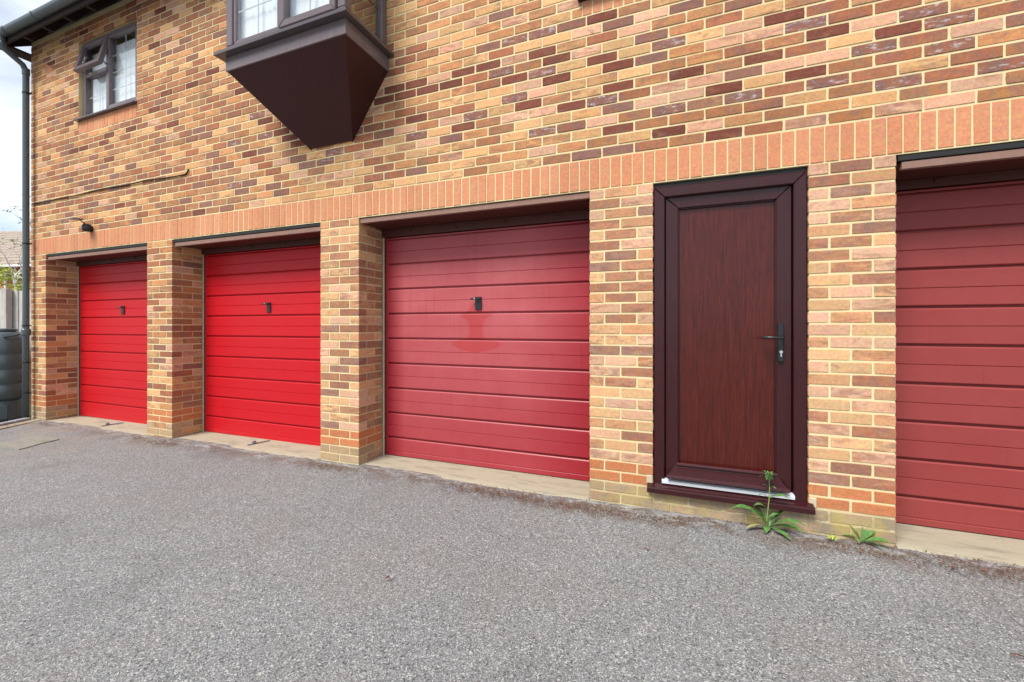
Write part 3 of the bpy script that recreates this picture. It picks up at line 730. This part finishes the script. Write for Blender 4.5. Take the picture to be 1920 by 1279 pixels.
for s, z_ in ((-1, .168), (1, .150)):   # cement plugs beside the sill
    xx = fx0 - .045 if s < 0 else fx1 + .002
    MB().box(xx, xx + .043, -.004, .02, z_, z_ + .065).build('cement_plug', M_CEMENT, B, bevel=.006)

# ---- casement window far left
def pane_box(name, x0, x1, y, z0, z1, par, mat=None): return MB().box(x0, x1, y, y + .006, z0, z1).build(name, mat or M_GLASS, par)
def bars(x0, x1, y, z0, z1, nx, nz_, par, t=.010):
    m_ = MB()
    for i in range(1, nx): xx = lerp(x0, x1, i / nx); m_.box(xx - t / 2, xx + t / 2, y, y + .006, z0, z1)
    for i in range(1, nz_): zz = lerp(z0, z1, i / nz_); m_.box(x0, x1, y + .0005, y + .0055, zz - t / 2, zz + t / 2)
    return m_.build('glazing_bars', M_WHITE, par)
def curtain(x0, x1, y, z0, z1, par, n=60, amp=.012):
    m_ = MB(); r = random.Random(int(x0 * 50))
    ph = r.random() * 9
    for k in range(n + 1):
        x = lerp(x0, x1, k / n); yy = y + amp * math.sin(x * 95 + ph) + amp * .5 * math.sin(x * 41 + ph * 2)
        m_.v += [(x, yy, z0), (x, yy * .5 + y * .5, z1)]
    for k in range(n): m_.f.append((2 * k, 2 * k + 2, 2 * k + 3, 2 * k + 1))
    return m_.build('net_curtain', M_CURTAIN, par, smooth=True)
wx0, wx1, wz0, wz1 = W1
YW = .045
win = frame_ring(MB(), wx0 + .004, wx1 - .004, wz0 + .03, wz1 - .004, .055, YW, YW + .07)
win.box(-6.135, -6.075, YW + .001, YW + .069, wz0 + .085, wz1 - .059)
win.box(wx0 + .059, -6.135, YW + .001, YW + .069, 4.500, 4.555)
win = win.build('window', M_FRAME, B, bevel=.004)
win['label'] = 'small two light casement window with its top vent open'
frame_ring(MB(), -6.105, wx1 - .020, wz0 + .050, wz1 - .022, .062, YW - .018, YW + .03).build('sash', M_FRAME, win, bevel=.005)
pane_box('pane', -6.045, wx1 - .080, YW + .012, wz0 + .11, wz1 - .08, win)
bars(-6.045, wx1 - .080, YW + .022, wz0 + .11, wz1 - .08, 2, 4, win)
pane_box('pane', wx0 + .057, -6.133, YW + .03, wz0 + .083, 4.502, win)
bars(wx0 + .057, -6.133, YW + .040, wz0 + .083, 4.502, 2, 2, win)
# open vent, hinged at the top
vm = MB(); frame_ring(vm, 0, .555, -.405, 0, .052, -.02, .03)
Mv = Matrix.Translation((wx0 + .052, YW - .006, wz1 - .045)) @ Matrix.Rotation(math.radians(-14), 4, 'X')
vm.v = [tuple(Mv @ Vector(p)) for p in vm.v]; vm.build('vent_sash', M_FRAME, win, bevel=.004)
vp = MB().box(.05, .505, .002, .008, -.355, -.05, Mv).build('vent_pane', M_GLASS, win)
MB().tube([Mv @ Vector((.535, .03, -.35)), (-6.14, YW + .02, 4.57)], .008, 6).build('vent_stay', M_STEEL, win)
MB().tube([Mv @ Vector((.02, .03, -.37)), (wx0 + .07, YW + .03, 4.56)], .008, 6).build('vent_stay', M_STEEL, win)
MB().prof([(-.045, wz0 - .005), (-.045, wz0 + .012), (.04, wz0 + .030), (.12, wz0 + .032), (.12, wz0 - .005)], wx0 - .02, wx1 + .01).build('window_sill', M_SILLB, win, bevel=.002)
curtain(wx0 + .03, wx1 - .03, .115, wz0 + .035, 4.84, win, 60, .004)
MB().box(wx0 - .1, wx1 + .1, .302, .31, wz0 - .2, wz1 + .1).build('room_shade', M_DARKROOM, win)

# ---- the window above the frame's top edge
ux0, ux1, uz0, uz1 = W2
up = frame_ring(MB(), ux0 + .004, ux1 - .004, uz0 + .02, uz1 - .004, .06, YW, YW + .07).build('window', M_FRAME, B, bevel=.004)
pane_box('pane', ux0 + .06, ux1 - .06, YW + .02, uz0 + .08, uz1 - .06, up)
curtain(ux0 + .05, ux1 - .05, .18, uz0 + .03, uz1 - .05, up)
MB().prof([(-.05, uz0 - .018), (-.05, uz0), (.12, uz0 + .02), (.12, uz0 - .018)], ux0 - .03, ux1 + .03).build('window_sill', M_FOIL, up, bevel=.002)
MB().box(ux0 - .1, ux1 + .1, .302, .31, uz0 - .2, uz1 + .1).build('room_shade', M_DARKROOM, up)

# ---- oriel bay
bx0, bx1, by = -3.119, -1.786, -.508
zs, zt = 3.668, 4.86
fr = MB(); cw = .075
zb = zs + .062
for (a, b) in ((bx0, bx0 + cw), (bx1 - cw, bx1)): fr.box(a, b, by, by + cw, zb, zt)
fr.box(bx0, bx0 + .07, -.072, -.003, zb, zt); fr.box(bx1 - .07, bx1, -.072, -.003, zb, zt)
fr.box(bx0, bx1, by, by + .07, zs, zb - .0005); fr.box(bx0, bx0 + .07, by + .0705, -.003, zs, zb - .0005); fr.box(bx1 - .07, bx1, by + .0705, -.003, zs, zb - .0005)
fr.box(bx0, bx1, by, by + .07, zt + .0005, zt + .06); fr.box(bx0, bx0 + .07, by + .0705, -.003, zt + .0005, zt + .06); fr.box(bx1 - .07, bx1, by + .0705, -.003, zt + .0005, zt + .06)
mull = -2.455
fr.box(mull - .03, mull + .03, by + .001, by + .069, zb, zt)
bay = fr.build('bay_window', M_FRAME, B, bevel=.005); bay['label'] = 'brown oriel window on a tapering boarded base'
frame_ring(MB(), mull - .008, bx1 - cw - .004, zb - .02, zt - .02, .060, by - .022, by + .03).build('sash', M_FRAME, bay, bevel=.006)
frame_ring(MB(), bx0 + cw + .002, mull - .032, zb + .004, zt - .004, .030, by + .012, by + .05).build('pane_bead', M_FRAME, bay, bevel=.004)
pane_box('pane', bx0 + cw + .03, mull - .06, by + .022, zb + .03, zt - .03, bay); bars(bx0 + cw + .03, mull - .06, by + .032, zb + .03, zt - .03, 2, 4, bay)
pane_box('pane', mull + .05, bx1 - cw - .06, by + .01, zb + .04, zt - .08, bay); bars(mull + .05, bx1 - cw - .06, by + .020, zb + .04, zt - .08, 2, 4, bay)
for xx in (bx0, bx1):
    s = 1 if xx == bx0 else -1
    a = sorted((xx + s * .028, xx + s * .034)); MB().box(a[0], a[1], by + cw - .002, -.070, zb, zt).build('pane', M_GLASS, bay)
    a = sorted((xx + s * .038, xx + s * .044)); m_ = MB()
    for i in (1, 2, 3): zz = lerp(zb, zt, i / 4); m_.box(a[0], a[1], by + cw, -.072, zz - .006, zz + .006)
    m_.build('glazing_bars', M_FOIL, bay)
curtain(bx0 + .055, bx1 - .075, by + .075, zs + .03, zt + .02, bay, 90, .004)
MB().box(bx0 - .01, bx1 + .01, by - .01, -.003, zt + .0605, zt + .10).build('bay_ceiling', M_DARKWOOD, bay)
mb = MB(); o_ = [(bx0 - .06, -.003), (bx0 - .06, by - .07), (bx1 + .06, by - .07), (bx1 + .06, -.003)]
zr = zt + .101; top = [(bx0 + .25, -.003, zr + .33), (bx1 - .25, -.003, zr + .33)]
mb.v += [(a, b, zr) for a, b in o_] + top; mb.f += [(0, 1, 2, 3), (1, 4, 5, 2), (0, 4, 1), (3, 2, 5), (0, 3, 5, 4)]
mb.build('bay_roof', M_TILE, bay)
# projecting sill: three sides
sm = MB(); sx0, sx1, sy = bx0 - .058, bx1 + .075, by - .072
zz0, zz1 = zs - .045, zs - .001
pr = [(-.003, zz0), (-.003, zz1)]
v = [(sx0, sy, zz0), (sx1, sy, zz0), (sx1, -.003, zz0), (sx0, -.003, zz0), (sx0, sy, zz0 + .028), (sx1, sy, zz0 + .028), (sx1, -.003, zz0 + .028), (sx0, -.003, zz0 + .028),
     (bx0 - .004, by - .004, zz1), (bx1 + .004, by - .004, zz1), (bx1 + .004, -.003, zz1), (bx0 - .004, -.003, zz1)]
sm.v = v; sm.f = [(3, 2, 1, 0), (0, 1, 5, 4), (1, 2, 6, 5), (3, 0, 4, 7), (4, 5, 9, 8), (5, 6, 10, 9), (7, 4, 8, 11), (8, 9, 10, 11), (2, 3, 7, 11, 10, 6)]
sm.build('bay_sill', M_SILLB, bay, bevel=.002)
q0, q1, qy = -3.105, -1.765, -.522
fz1, fz0 = zz0 - .0005, 3.500
MB().box(q0, q1, qy, -.003, fz0, fz1).build('bay_fascia', M_FRAME, bay, bevel=.003)
A, Bq, C_, D_ = (q0 + .012, qy + .012, fz0 - .0005), (q1 - .012, qy + .012, fz0 - .0005), (q1 - .012, -.003, fz0 - .0005), (q0 + .012, -.003, fz0 - .0005)
E_, F_ = (-2.668, -.012, 2.952), (-2.165, -.012, 2.952); E2, F2 = (-2.668, -.003, 2.94), (-2.165, -.003, 2.94)
def slab_panel(name, pts, inn_):
    m_ = MB(); n = len(pts); m_.v = [tuple(p) for p in pts] + [tuple(p) for p in inn_]
    m_.f = [tuple(range(n)), tuple(range(n, 2 * n))[::-1]] + [(k, (k + 1) % n, n + (k + 1) % n, n + k) for k in range(n)]
    return m_.build(name, M_BAYPANEL, bay, bevel=.0015)
def inset(pts, t=.018):
    c = sum((Vector(p) for p in pts), Vector()) / len(pts); ctr = Vector(((q0 + q1) / 2, 0, 3.4))
    n = (Vector(pts[1]) - Vector(pts[0])).cross(Vector(pts[2]) - Vector(pts[0])).normalized()
    if n.dot(ctr - c) < 0: n = -n
    return [Vector(p) + n * t for p in pts]
for nm, pts in (('cladding_panel', [A, Bq, F_, E_]), ('cladding_panel', [Bq, C_, F2, F_]), ('cladding_panel', [D_, A, E_, E2])):
    slab_panel(nm, pts, inset(pts))

# ================================================================ THINGS FIXED TO OR STANDING BY THE WALL
# wall light
wl = thing('wall_light', 'small black security light fixed above the far left garage door', 'wall light', (-6.36, 0, 2.50))
MB().lathe([(.040, -.04), (.050, -.02), (.050, .03), (.036, .05), (.015, .055)], (0, -.045, 0), 16).build('lamp_body', M_BLACK, wl, smooth=True)
MB().tube([(0, -.045, .035), (-.01, -.08, .07), (-.015, -.10, .085), (-.015, -.115, .09)], [.008, .007, .006, .006], 8).build('arm', M_BLACK, wl, smooth=True)
Ml = Matrix.Translation((-.01, -.135, .095)) @ Matrix.Rotation(math.radians(5), 4, 'X')
MB().box(-.06, .06, -.07, .04, -.006, .008, Ml).build('lamp_head', M_STEEL, wl, bevel=.003)
MB().box(-.03, .03, -.004, .0, -.03, .03).build('mounting_plate', M_BLACK, wl)
# cable
pts = [(-7.80, 2.968), (-7.45, 2.962), (-7.10, 2.968), (-6.7, 2.960), (-6.35, 2.975), (-6.03, 2.976), (-5.6, 2.966), (-5.2, 2.972), (-4.85, 2.956), (-4.62, 2.948), (-4.50, 2.952), (-4.46, 2.972), (-4.45, 3.005)]
o = MB().tube([(x, -.010 - .004 * (i % 2), z) for i, (x, z) in enumerate(pts)], .0075, 8).build('cable', M_CABLE, smooth=True)
tag(o, 'thin black cable along the brickwork above the garages, its right end curling up', 'cable')
# bolts on the two slabs
def floor_catch(x, y, ang, label):
    t = thing('floor_catch', label, 'door catch', (x, y, gz(x) - .001), 'metal catches on the garage slabs'); t.rotation_euler.z = ang
    MB().box(-.06, .12, -.012, .012, 0, .010).build('strap', M_STEEL, t, bevel=.002)
    MB().box(-.055, -.02, -.014, .014, .0102, .034).build('block', M_STEEL, t, bevel=.003)
    MB().box(-.10, -.045, -.016, .016, 0, .006).build('foot_plate', M_STEEL, t, bevel=.001)
    return t
def along(p, q): return math.atan2(q[1] - p[1], q[0] - p[0])
floor_catch(-6.27, .16, 1.35, 'small grey metal catch on the slab before the far left garage door')
floor_catch(-3.63, .19, 1.25, 'small grey metal catch on the slab before the second garage door from the left')
# water butt
WB = thing('water_butt', 'dark grey ribbed plastic water butt on its stand by the fence', 'water butt', (-8.50, -.06, -.085))
MB().lathe([(.205, .0), (.215, .02), (.20, .27), (.185, .285)], (0, 0, 0), 28).build('stand', M_PLASTIC, WB, smooth=False)
for a in (-2.1, -1.2, -.3): # recesses in the stand
    Mr = Matrix.Rotation(a, 4, 'Z'); MB().box(.196, .222, -.05, .05, .02, .22, Mr).build('stand_leg', M_PLASTIC, WB, bevel=.01)
pr = [(.195, .286), (.222, .31)]
zq = .31
for k in range(4):
    r0 = .225 + .006 * math.sin(k * .9); pr += [(r0 + .012, zq + .02), (r0 + .014, zq + .19), (r0 + .004, zq + .20), (r0 + .004, zq + .212)]; zq += .212
pr += [(.228, 1.17), (.205, 1.22), (.165, 1.262), (.13, 1.275)]
MB().lathe(pr, (0, 0, 0), 36).build('barrel', M_PLASTIC, WB, smooth=True)
MB().lathe([(.150, 1.276), (.158, 1.285), (.155, 1.305), (.10, 1.315)], (0, 0, 0), 32).build('lid', M_PLASTIC, WB, smooth=False)
MB().tube([(.20, -.05, 1.19), (.42, -.02, 1.215), (.665, -.01, 1.255)], .012, 8).build('filler_hose', M_BLACK, WB, smooth=True)
MB().tube([(.14, -.20, .31), (.155, -.235, .31)], .012, 8).build('tap', M_CHROME, WB)
# kerb blocks and haunching
ka, kb = Vector((-7.66, -.10, 0)), Vector((-7.40, -.66, 0)); kd = (kb - ka).normalized()
kn = 3
for i in range(kn):
    c = ka + kd * (.1 + i * .205)
    Mk = Matrix.Translation((c.x, c.y, gz(-7.6) - .03)) @ Matrix.Rotation(math.atan2(kd.y, kd.x) + rnd.uniform(-.03, .03), 4, 'Z')
    o = MB().box(-.099, .099, -.05, .05, -.04, .075 + rnd.uniform(-.004, .004)).build('kerb_block', M_KERB, bevel=.006); o.matrix_world = Mk
    tag(o, ('kerb block nearest the downpipe, first of the row by the water butt', 'second kerb block from the downpipe, in front of the water butt', 'third kerb block from the downpipe, at the left edge of the photo')[i], 'kerb block', 'kerb blocks edging the yard')
nrm = Vector((-kd.y, kd.x, 0)); nrm = nrm if nrm.x > 0 else -nrm
hb = MB(); q = len(hb.v)
e0, e1 = ka + nrm * .055 - kd * .12, ka + kd * 1.6 + nrm * .055
for p_, o_z in ((e0, .018), (e1, .018), (e1 + nrm * .06, -.002), (e0 + nrm * .06, .0), (e0, -.1), (e1, -.1), (e1 + nrm * .07, -.1), (e0 + nrm * .07, -.1)): hb.v.append((p_.x, p_.y, gz(-7.6) + o_z))
hb.f = [(0, 1, 2, 3), (3, 2, 6, 7), (0, 3, 7, 4), (1, 5, 6, 2), (0, 4, 5, 1)]
tag(hb.build('kerb_haunching', M_SLAB), kind='structure')
# old concrete patch in the tarmac
pc = MB(); cs = [(-6.30, -.86), (-5.80, -.83), (-5.98, -.47), (-6.55, -.44)]; n = len(cs); rp_ = []
for k in range(4):
    for t in range(6):
        a, b = cs[k], cs[(k + 1) % 4]; rp_.append((lerp(a[0], b[0], t / 6) + rnd.uniform(-.012, .012), lerp(a[1], b[1], t / 6) + rnd.uniform(-.012, .012)))
pc.v = [(x, y, gz(x) - .0035) for x, y in rp_] + [(x, y, gz(x) - .05) for x, y in rp_]; n = len(rp_)
pc.f = [tuple(range(n))] + [(k, (k + 1) % n, n + (k + 1) % n, n + k) for k in range(n)]
tag(pc.build('concrete_patch', M_COVER), kind='structure')

# ---- fence behind the water butt
fa, fb = P(62, 6.42), P(-330, 6.75); L_ = (fb - fa).length; fdir = (fb - fa).normalized(); fn = Vector((-fdir.y, fdir.x, 0))
if fn.y > 0: fn = -fn
FZ = -.09; FH = 1.90
fence = thing('board_fence', 'weathered grey vertical board fence behind the water butt', 'fence', (fa.x, fa.y, FZ)); 
Mf = Matrix(((fdir.x, fn.x, 0, 0), (fdir.y, fn.y, 0, 0), (0, 0, 1, 0), (0, 0, 0, 1)))
t = 0; protoB = []
for k in range(4):
    hgt = FH + (.0, .006, -.008, .003)[k]
    protoB.append(MB().prof([(0, 0), (.128, 0), (.128, .006), (0, .018)], 0, hgt, 'Z').mesh('board', M_FENCE))
while t < L_:
    o = bpy.data.objects.new('board', rnd.choice(protoB)); COL.objects.link(o); o.parent = fence
    o.matrix_local = Mf @ Matrix.Translation((t, .0, rnd.uniform(-.004, .006))); t += .118
for zz in (.25, .95, 1.62): MB().box(0, L_, -.05, -.002, zz, zz + .07).build('rail', M_FENCE, fence).matrix_local = Mf
for tt in (.32, 2.2): MB().box(tt, tt + .095, .019, .10, 0, FH + .02).build('post', M_FENCE, fence, bevel=.004).matrix_local = Mf

# ---- neighbour's house
Hc = P(10, 18.5); hz0 = -.1
c_, s_ = math.cos(TH - .06), math.sin(TH - .06)
house = thing('neighbour_house', 'orange brick house with a stepped brown tiled roof beyond the fence', 'house', (Hc.x, Hc.y, hz0)); house.rotation_euler.z = TH - .10
MB().box(-7, 5, 0, 7, 0, 4.02).build('wall', M_RENDER, house)
def hr(y): return 4.02 + (y + .35) * .62
rt = MB()
rt.prof([(-.35, hr(-.35) - .04), (-.35, hr(-.35)), (3.5, hr(3.5)), (7.35, hr(-.35)), (7.35, hr(-.35) - .04), (3.5, hr(3.5) - .05)], -7.3, 5.3)
rt = rt.build('roof', M_TILE, house)
tp = MB().prof([(0, 0), (0, .05), (.36, .36 * .62 + .012), (.36, .36 * .62)], 0, .30).mesh('tile', M_TILE)
rr = random.Random(4)
for r_ in range(13):
    for q in range(9):
        o = bpy.data.objects.new('tile', tp); COL.objects.link(o); o.parent = rt
        y_ = -.38 + r_ * .30; o.location = (-1.6 + q * .305 + (.15 if r_ % 2 else 0), y_, hr(y_) + .004 + rr.uniform(0, .01))
m_ = MB()
for r_ in range(13):
    y_ = -.38 + r_ * .30
    for a, b in ((-7.3, -1.62), (1.32, 5.3)): m_.prof([(y_, hr(y_) + .004), (y_, hr(y_) + .054), (y_ + .36, hr(y_ + .36) + .014), (y_ + .36, hr(y_ + .36) + .002)], a, b)
o = m_.build('roof_tiling', M_TILE, rt); o['kind'] = 'stuff'
MB().box(-7.2, 5.2, -.45, -.34, 3.90, 4.0).build('gutter', M_UPVC, house, bevel=.02)
wq = frame_ring(MB(), -.02, 1.1, 2.55, 3.72, .07, -.03, .05).box(.50, .57, -.029, .049, 2.62, 3.65).build('window', M_UPVC, house)
MB().box(.04, 1.05, .0, .01, 2.6, 3.7).build('pane', mk_plain('house_window_glass', (.25, .32, .36), .08), wq)

# ---- tree and shrub over the fence
def leaf_quads(mb, c, n, rad, size, r, squash=.8):
    for _ in range(n):
        while True:
            d_ = Vector((r.uniform(-1, 1), r.uniform(-1, 1), r.uniform(-1, 1)))
            if d_.length < 1: break
        p_ = c + Vector((d_.x * rad, d_.y * rad, d_.z * rad * squash)); a = Vector((r.uniform(-1, 1), r.uniform(-1, 1), r.uniform(-.6, .6))).normalized()
        b = a.cross(Vector((r.uniform(-1, 1), r.uniform(-1, 1), r.uniform(-1, 1)))).normalized(); s = size * r.uniform(.6, 1.3)
        mb.poly([p_ - a * s, p_ + b * s * .35 - a * s * .1, p_ + a * s, p_ - b * s * .35])
def tree(name, label, base, h, mbark, mleaf, seed, nlf, spread=.5, leafsz=.02):
    r = random.Random(seed); t_ = thing(name, label, 'tree', base); tb, lf = MB(), MB(); trunk = MB()
    def grow(p_, d_, ln, rad, depth):
        pts = [p_]; q = p_.copy(); dd = d_.copy()
        for k in range(4):
            dd = (dd + Vector((r.uniform(-.22, .22), r.uniform(-.22, .22), r.uniform(-.05, .16)))).normalized(); q = q + dd * ln / 4; pts.append(q.copy())
        (trunk if depth == 0 else tb).tube(pts, [lerp(rad, rad * .55, k / 4) for k in range(5)], 5 if depth > 1 else 8, cap=depth == 0)
        if depth >= 4:
            leaf_quads(lf, q, nlf, .12, leafsz, r); return
        for k in range(3 if depth < 3 else 3):
            nd = (dd + Vector((r.uniform(-1, 1), r.uniform(-1, 1), r.uniform(-.3, .8))) * spread * 1.4).normalized()
            grow(pts[r.choice((2, 3, 4, 4))], nd, ln * r.uniform(.55, .8), rad * .5, depth + 1)
    grow(Vector((0, 0, 0)), Vector((.04, 0, 1)), h * .42, .07, 0)
    trunk.build('trunk', mbark, t_, smooth=True); tb.build('branches', mbark, t_, smooth=True)
    o = lf.build('crown', mleaf, t_); return t_
tb_ = P(22, 11.0, -.1); tree('thin_tree', 'thin pale twiggy tree, almost bare, before the tiled roof', tb_, 4.9, M_BARK, M_TREELEAF, 5, 9, .55, .035)
sb = P(20, 7.9, -.1); r = random.Random(9); sh = thing('shrub', 'bright yellow-green leafy shrub showing just above the fence', 'shrub', sb); lf = MB(); br = MB()
for k in range(16):
    a = r.uniform(0, 6.28); tip = Vector((math.cos(a) * r.uniform(.1, .62), math.sin(a) * r.uniform(.1, .5), r.uniform(1.5, 2.42)))
    br.tube([(0, 0, 0), tip * .5 + Vector((0, 0, .2)), tip], [.014, .009, .004], 5); leaf_quads(lf, tip, 170, .22, .034, r)
br.build('stems', M_BARK, sh); lf.build('foliage', M_SHRUB, sh)

# ---- weeds
def leaf_mesh(L0, Wd, droop, rise, fold=.25, wav=0, n=7):
    m_ = MB()
    for k in range(n + 1):
        t = k / n; w_ = Wd * (math.sin(math.pi * min(1, t * .93 + .05)) ** .8) * (.35 + .65 * min(1, t * 2.2)) * .5
        if k == n: w_ = .0006
        x = L0 * t * (1 - .12 * t * droop); z = rise * L0 * math.sin(t * math.pi * .62) - droop * L0 * t * t * .5; e = wav * math.sin(t * 19)
        m_.v += [(x, -w_, z + w_ * fold + e), (x, 0, z), (x, w_, z + w_ * fold - e)]
    for k in range(n):
        a = 3 * k; m_.f += [(a, a + 3, a + 4, a + 1), (a + 1, a + 4, a + 5, a + 2)]
    return m_
def put_leaf(par, base, az, L0, Wd, droop, rise, mat, wav=0, name='leaf'):
    o = leaf_mesh(L0 * 1.08, Wd * 1.02, droop, rise, wav=wav).build(name, mat, par, smooth=True); o.location = base; o.rotation_euler = (rnd.uniform(-.3, .3), 0, az); return o
wd = thing('tall_weed', 'tall green weed with a budding stem growing before the dark door', 'weed', (1.128, -.040, gz(1) + .0))
def P2(u, v, Y):   # wall-parallel plane -> local coordinates of the weed
    a = (u - 960) / FPX; c, s = math.cos(TH), math.sin(TH); tt = (Y + CD) / (c + a * s)
    return Vector((CX + (-s + a * c) * tt - 1.128, Y + .040, CZ - (v - YH) / FPX * tt))
stem = [P2(1437, 992, -.04), P2(1438, 972, -.045), P2(1440, 955, -.055), P2(1442, 935, -.06), P2(1443, 915, -.06), P2(1442, 900, -.058), P2(1441, 890, -.058)]
MB().tube(stem, [.0042, .0036, .0034, .003, .0027, .0024, .002], 8).build('stem', M_STEM, wd, smooth=True)
b0 = Vector((0, 0, .012))
for az, L0, Wd, dr, ri, mt in ((math.pi + .10, .215, .040, .30, .62, M_LEAF), (math.pi + .50, .155, .042, .30, .14, M_LEAFY), (-1.95, .085, .038, .5, .18, M_LEAF), (-.95, .150, .030, .35, .12, M_LEAF),
                               (-.28, .175, .034, .35, .30, M_LEAF), (-.05, .190, .036, .42, .42, M_LEAF), (.28, .17, .040, .10, .75, M_LEAF), (2.6, .12, .036, .1, .9, M_LEAF), (1.3, .05, .022, .2, .9, M_LEAF), (-.55, .16, .030, .2, .55, M_LEAF), (-2.7, .07, .02, .2, .7, M_LEAF)):
    put_leaf(wd, b0, az, L0, Wd, dr, ri, mt, .0015)
for k, az, L0, Wd in ((2, 3.4, .085, .022), (2, 2.9, .075, .018), (3, -.25, .105, .022), (3, .3, .05, .014), (3, 3.6, .07, .016), (4, 3.0, .04, .010), (4, -.9, .045, .012), (5, 3.3, .055, .012), (5, -.2, .05, .013), (5, -2, .04, .012), (1, .4, .09, .022), (1, 2.5, .06, .018), (6, .4, .04, .012), (6, 2.6, .04, .012), (6, -1.2, .035, .012)):
    put_leaf(wd, stem[k], az, L0, Wd, .5, .5, M_LEAF)
m_ = MB(); r = random.Random(2)
for _ in range(26):
    c = stem[6] + Vector((r.uniform(-.016, .022), r.uniform(-.014, .014), r.uniform(-.03, .016))); m_.lathe([(.001, -.006), (.004, -.002), (.0035, .003), (.001, .006)], tuple(c), 5)
leaf_quads(m_, stem[6] + Vector((0, 0, -.01)), 26, .022, .011, r); m_.build('bud_cluster', M_LEAF, wd)
w2 = thing('broad_leaved_weed', 'low broad-leaved green weed at the foot of the pier right of the dark door', 'weed', (1.600, -.028, .0))
for az, L0, Wd, dr, ri in ((2.4, .105, .034, .1, .75), (1.5, .085, .038, .0, 1.2), (-.1, .12, .034, .3, .34), (-.7, .10, .026, .4, .2), (2.9, .09, .026, .3, .25), (.5, .07, .03, .1, .8), (-2.2, .05, .018, .3, .3)): put_leaf(w2, Vector((0, 0, .004)), az, L0, Wd, dr, ri, M_LEAF)
w3 = thing('seedling', 'tiny yellow-green seedling between the tall weed and the broad leaved weed', 'weed', (1.445, -.070, .0))
for az in (2.6, 1.2, -.2, -1.4, 3.7): put_leaf(w3, Vector((0, 0, .002)), az, .035, .014, .2, .5, M_SHRUB)
# ---- litter washed against the slab edge, loose grit
lit = [MB(), MB()]; r = random.Random(12)
dens = [(-4.9, -.13, .38, .05, 420), (-4.55, -.16, .3, .05, 260), (-2.35, -.13, .36, .05, 500), (-.75, -.13, .40, .045, 900), (-.25, -.15, .40, .05, 900), (.25, -.16, .35, .05, 500), (.7, -.11, .4, .05, 260), (1.5, -.13, .4, .05, 420), (2.1, -.14, .35, .07, 700), (-7.2, -.1, .3, .04, 220), (-1.5, -.10, .5, .03, 200), (-1, -.7, 2.5, .5, 160)]
for cx_, cy_, sx_, sy_, n in dens:
    for _ in range(int(n * 1.1)):
        x = r.gauss(cx_, sx_ * .6); y = min(-.02, r.gauss(cy_, sy_)); s = r.uniform(.002, .0085); z = gz(x) + r.uniform(-.004, .004)
        if x < -7.4: continue
        a = r.uniform(0, 6.28); u_ = Vector((math.cos(a), math.sin(a), r.uniform(-.4, .4))) * s; v_ = Vector((-math.sin(a), math.cos(a), r.uniform(-.3, .5))) * s * r.uniform(.3, .8); p_ = Vector((x, y, z))
        lit[r.random() < .25].poly([p_ - u_, p_ + v_, p_ + u_ + Vector((0, 0, s * .4)), p_ - v_ * .6])
tag(lit[0].build('leaf_litter', M_DRY), kind='stuff')
tag(lit[1].build('moss_crumbs', mk_plain('moss_crumb', (.12, .085, .03), .9, var=.4)), kind='stuff')
gr = MB()
for _ in range(5200):
    d_ = 1.5 + 6 * r.random() ** 1.3; u = r.uniform(-20, 1940); p_ = P(u, d_)
    if p_.y > -.03 or p_.x < -7.3: continue
    s = r.uniform(.0012, .0032) * (1 + .12 * d_); z = gz(p_.x) - .008
    i = len(gr.v); gr.v += [(p_.x - s, p_.y - s * .6, z), (p_.x + s, p_.y - s * .5, z), (p_.x + s * .2, p_.y + s, z), (p_.x, p_.y, z + s * 1.3)]
    gr.f += [(i, i + 1, i + 3), (i + 1, i + 2, i + 3), (i + 2, i, i + 3)]
tag(gr.build('loose_grit', mk_plain('pale_grit', (.42, .39, .36), .8, var=.5, vs_=90)), kind='stuff')
# single leaves and a twig
def fallen(u, v, label, L0, nm='fallen_leaf', az=0.):
    a = (u - 960) / FPX; d_ = CZ / ((v - YH) / FPX); p_ = P(u, d_)
    if nm == 'fallen_leaf':
        o = leaf_mesh(L0, L0 * .55, -.5, .35, fold=.8, wav=.001).build(nm, M_DRY, smooth=True)
    else: o = MB().tube([(-L0, 0, 0), (-L0 * .2, .006, .003), (L0 * .4, -.004, .001), (L0, .006, .004)], [.0015, .003, .0025, .001], 6).build(nm, M_DRY, smooth=True)
    o.location = (p_.x, p_.y, gz(p_.x) - .002); o.rotation_euler.z = az; tag(o, label, 'leaf' if nm == 'fallen_leaf' else 'twig')
fallen(719, 1087, 'curled red-brown leaf lying alone nearest the camera on the tarmac', .032, az=.3)
fallen(766, 1012, 'small dark leaf, the left one of two dark specks on the tarmac', .018, az=.5)
fallen(827, 1012, 'small dark leaf, the right one of two dark specks on the tarmac', .015, az=2.)
fallen(1912, 1229, 'dark broken twig at the right edge of the tarmac', .03, 'twig', .2)
fallen(1212, 1029, 'thin dark twig on the tarmac below the pier left of the dark door', .022, 'twig', -.3)
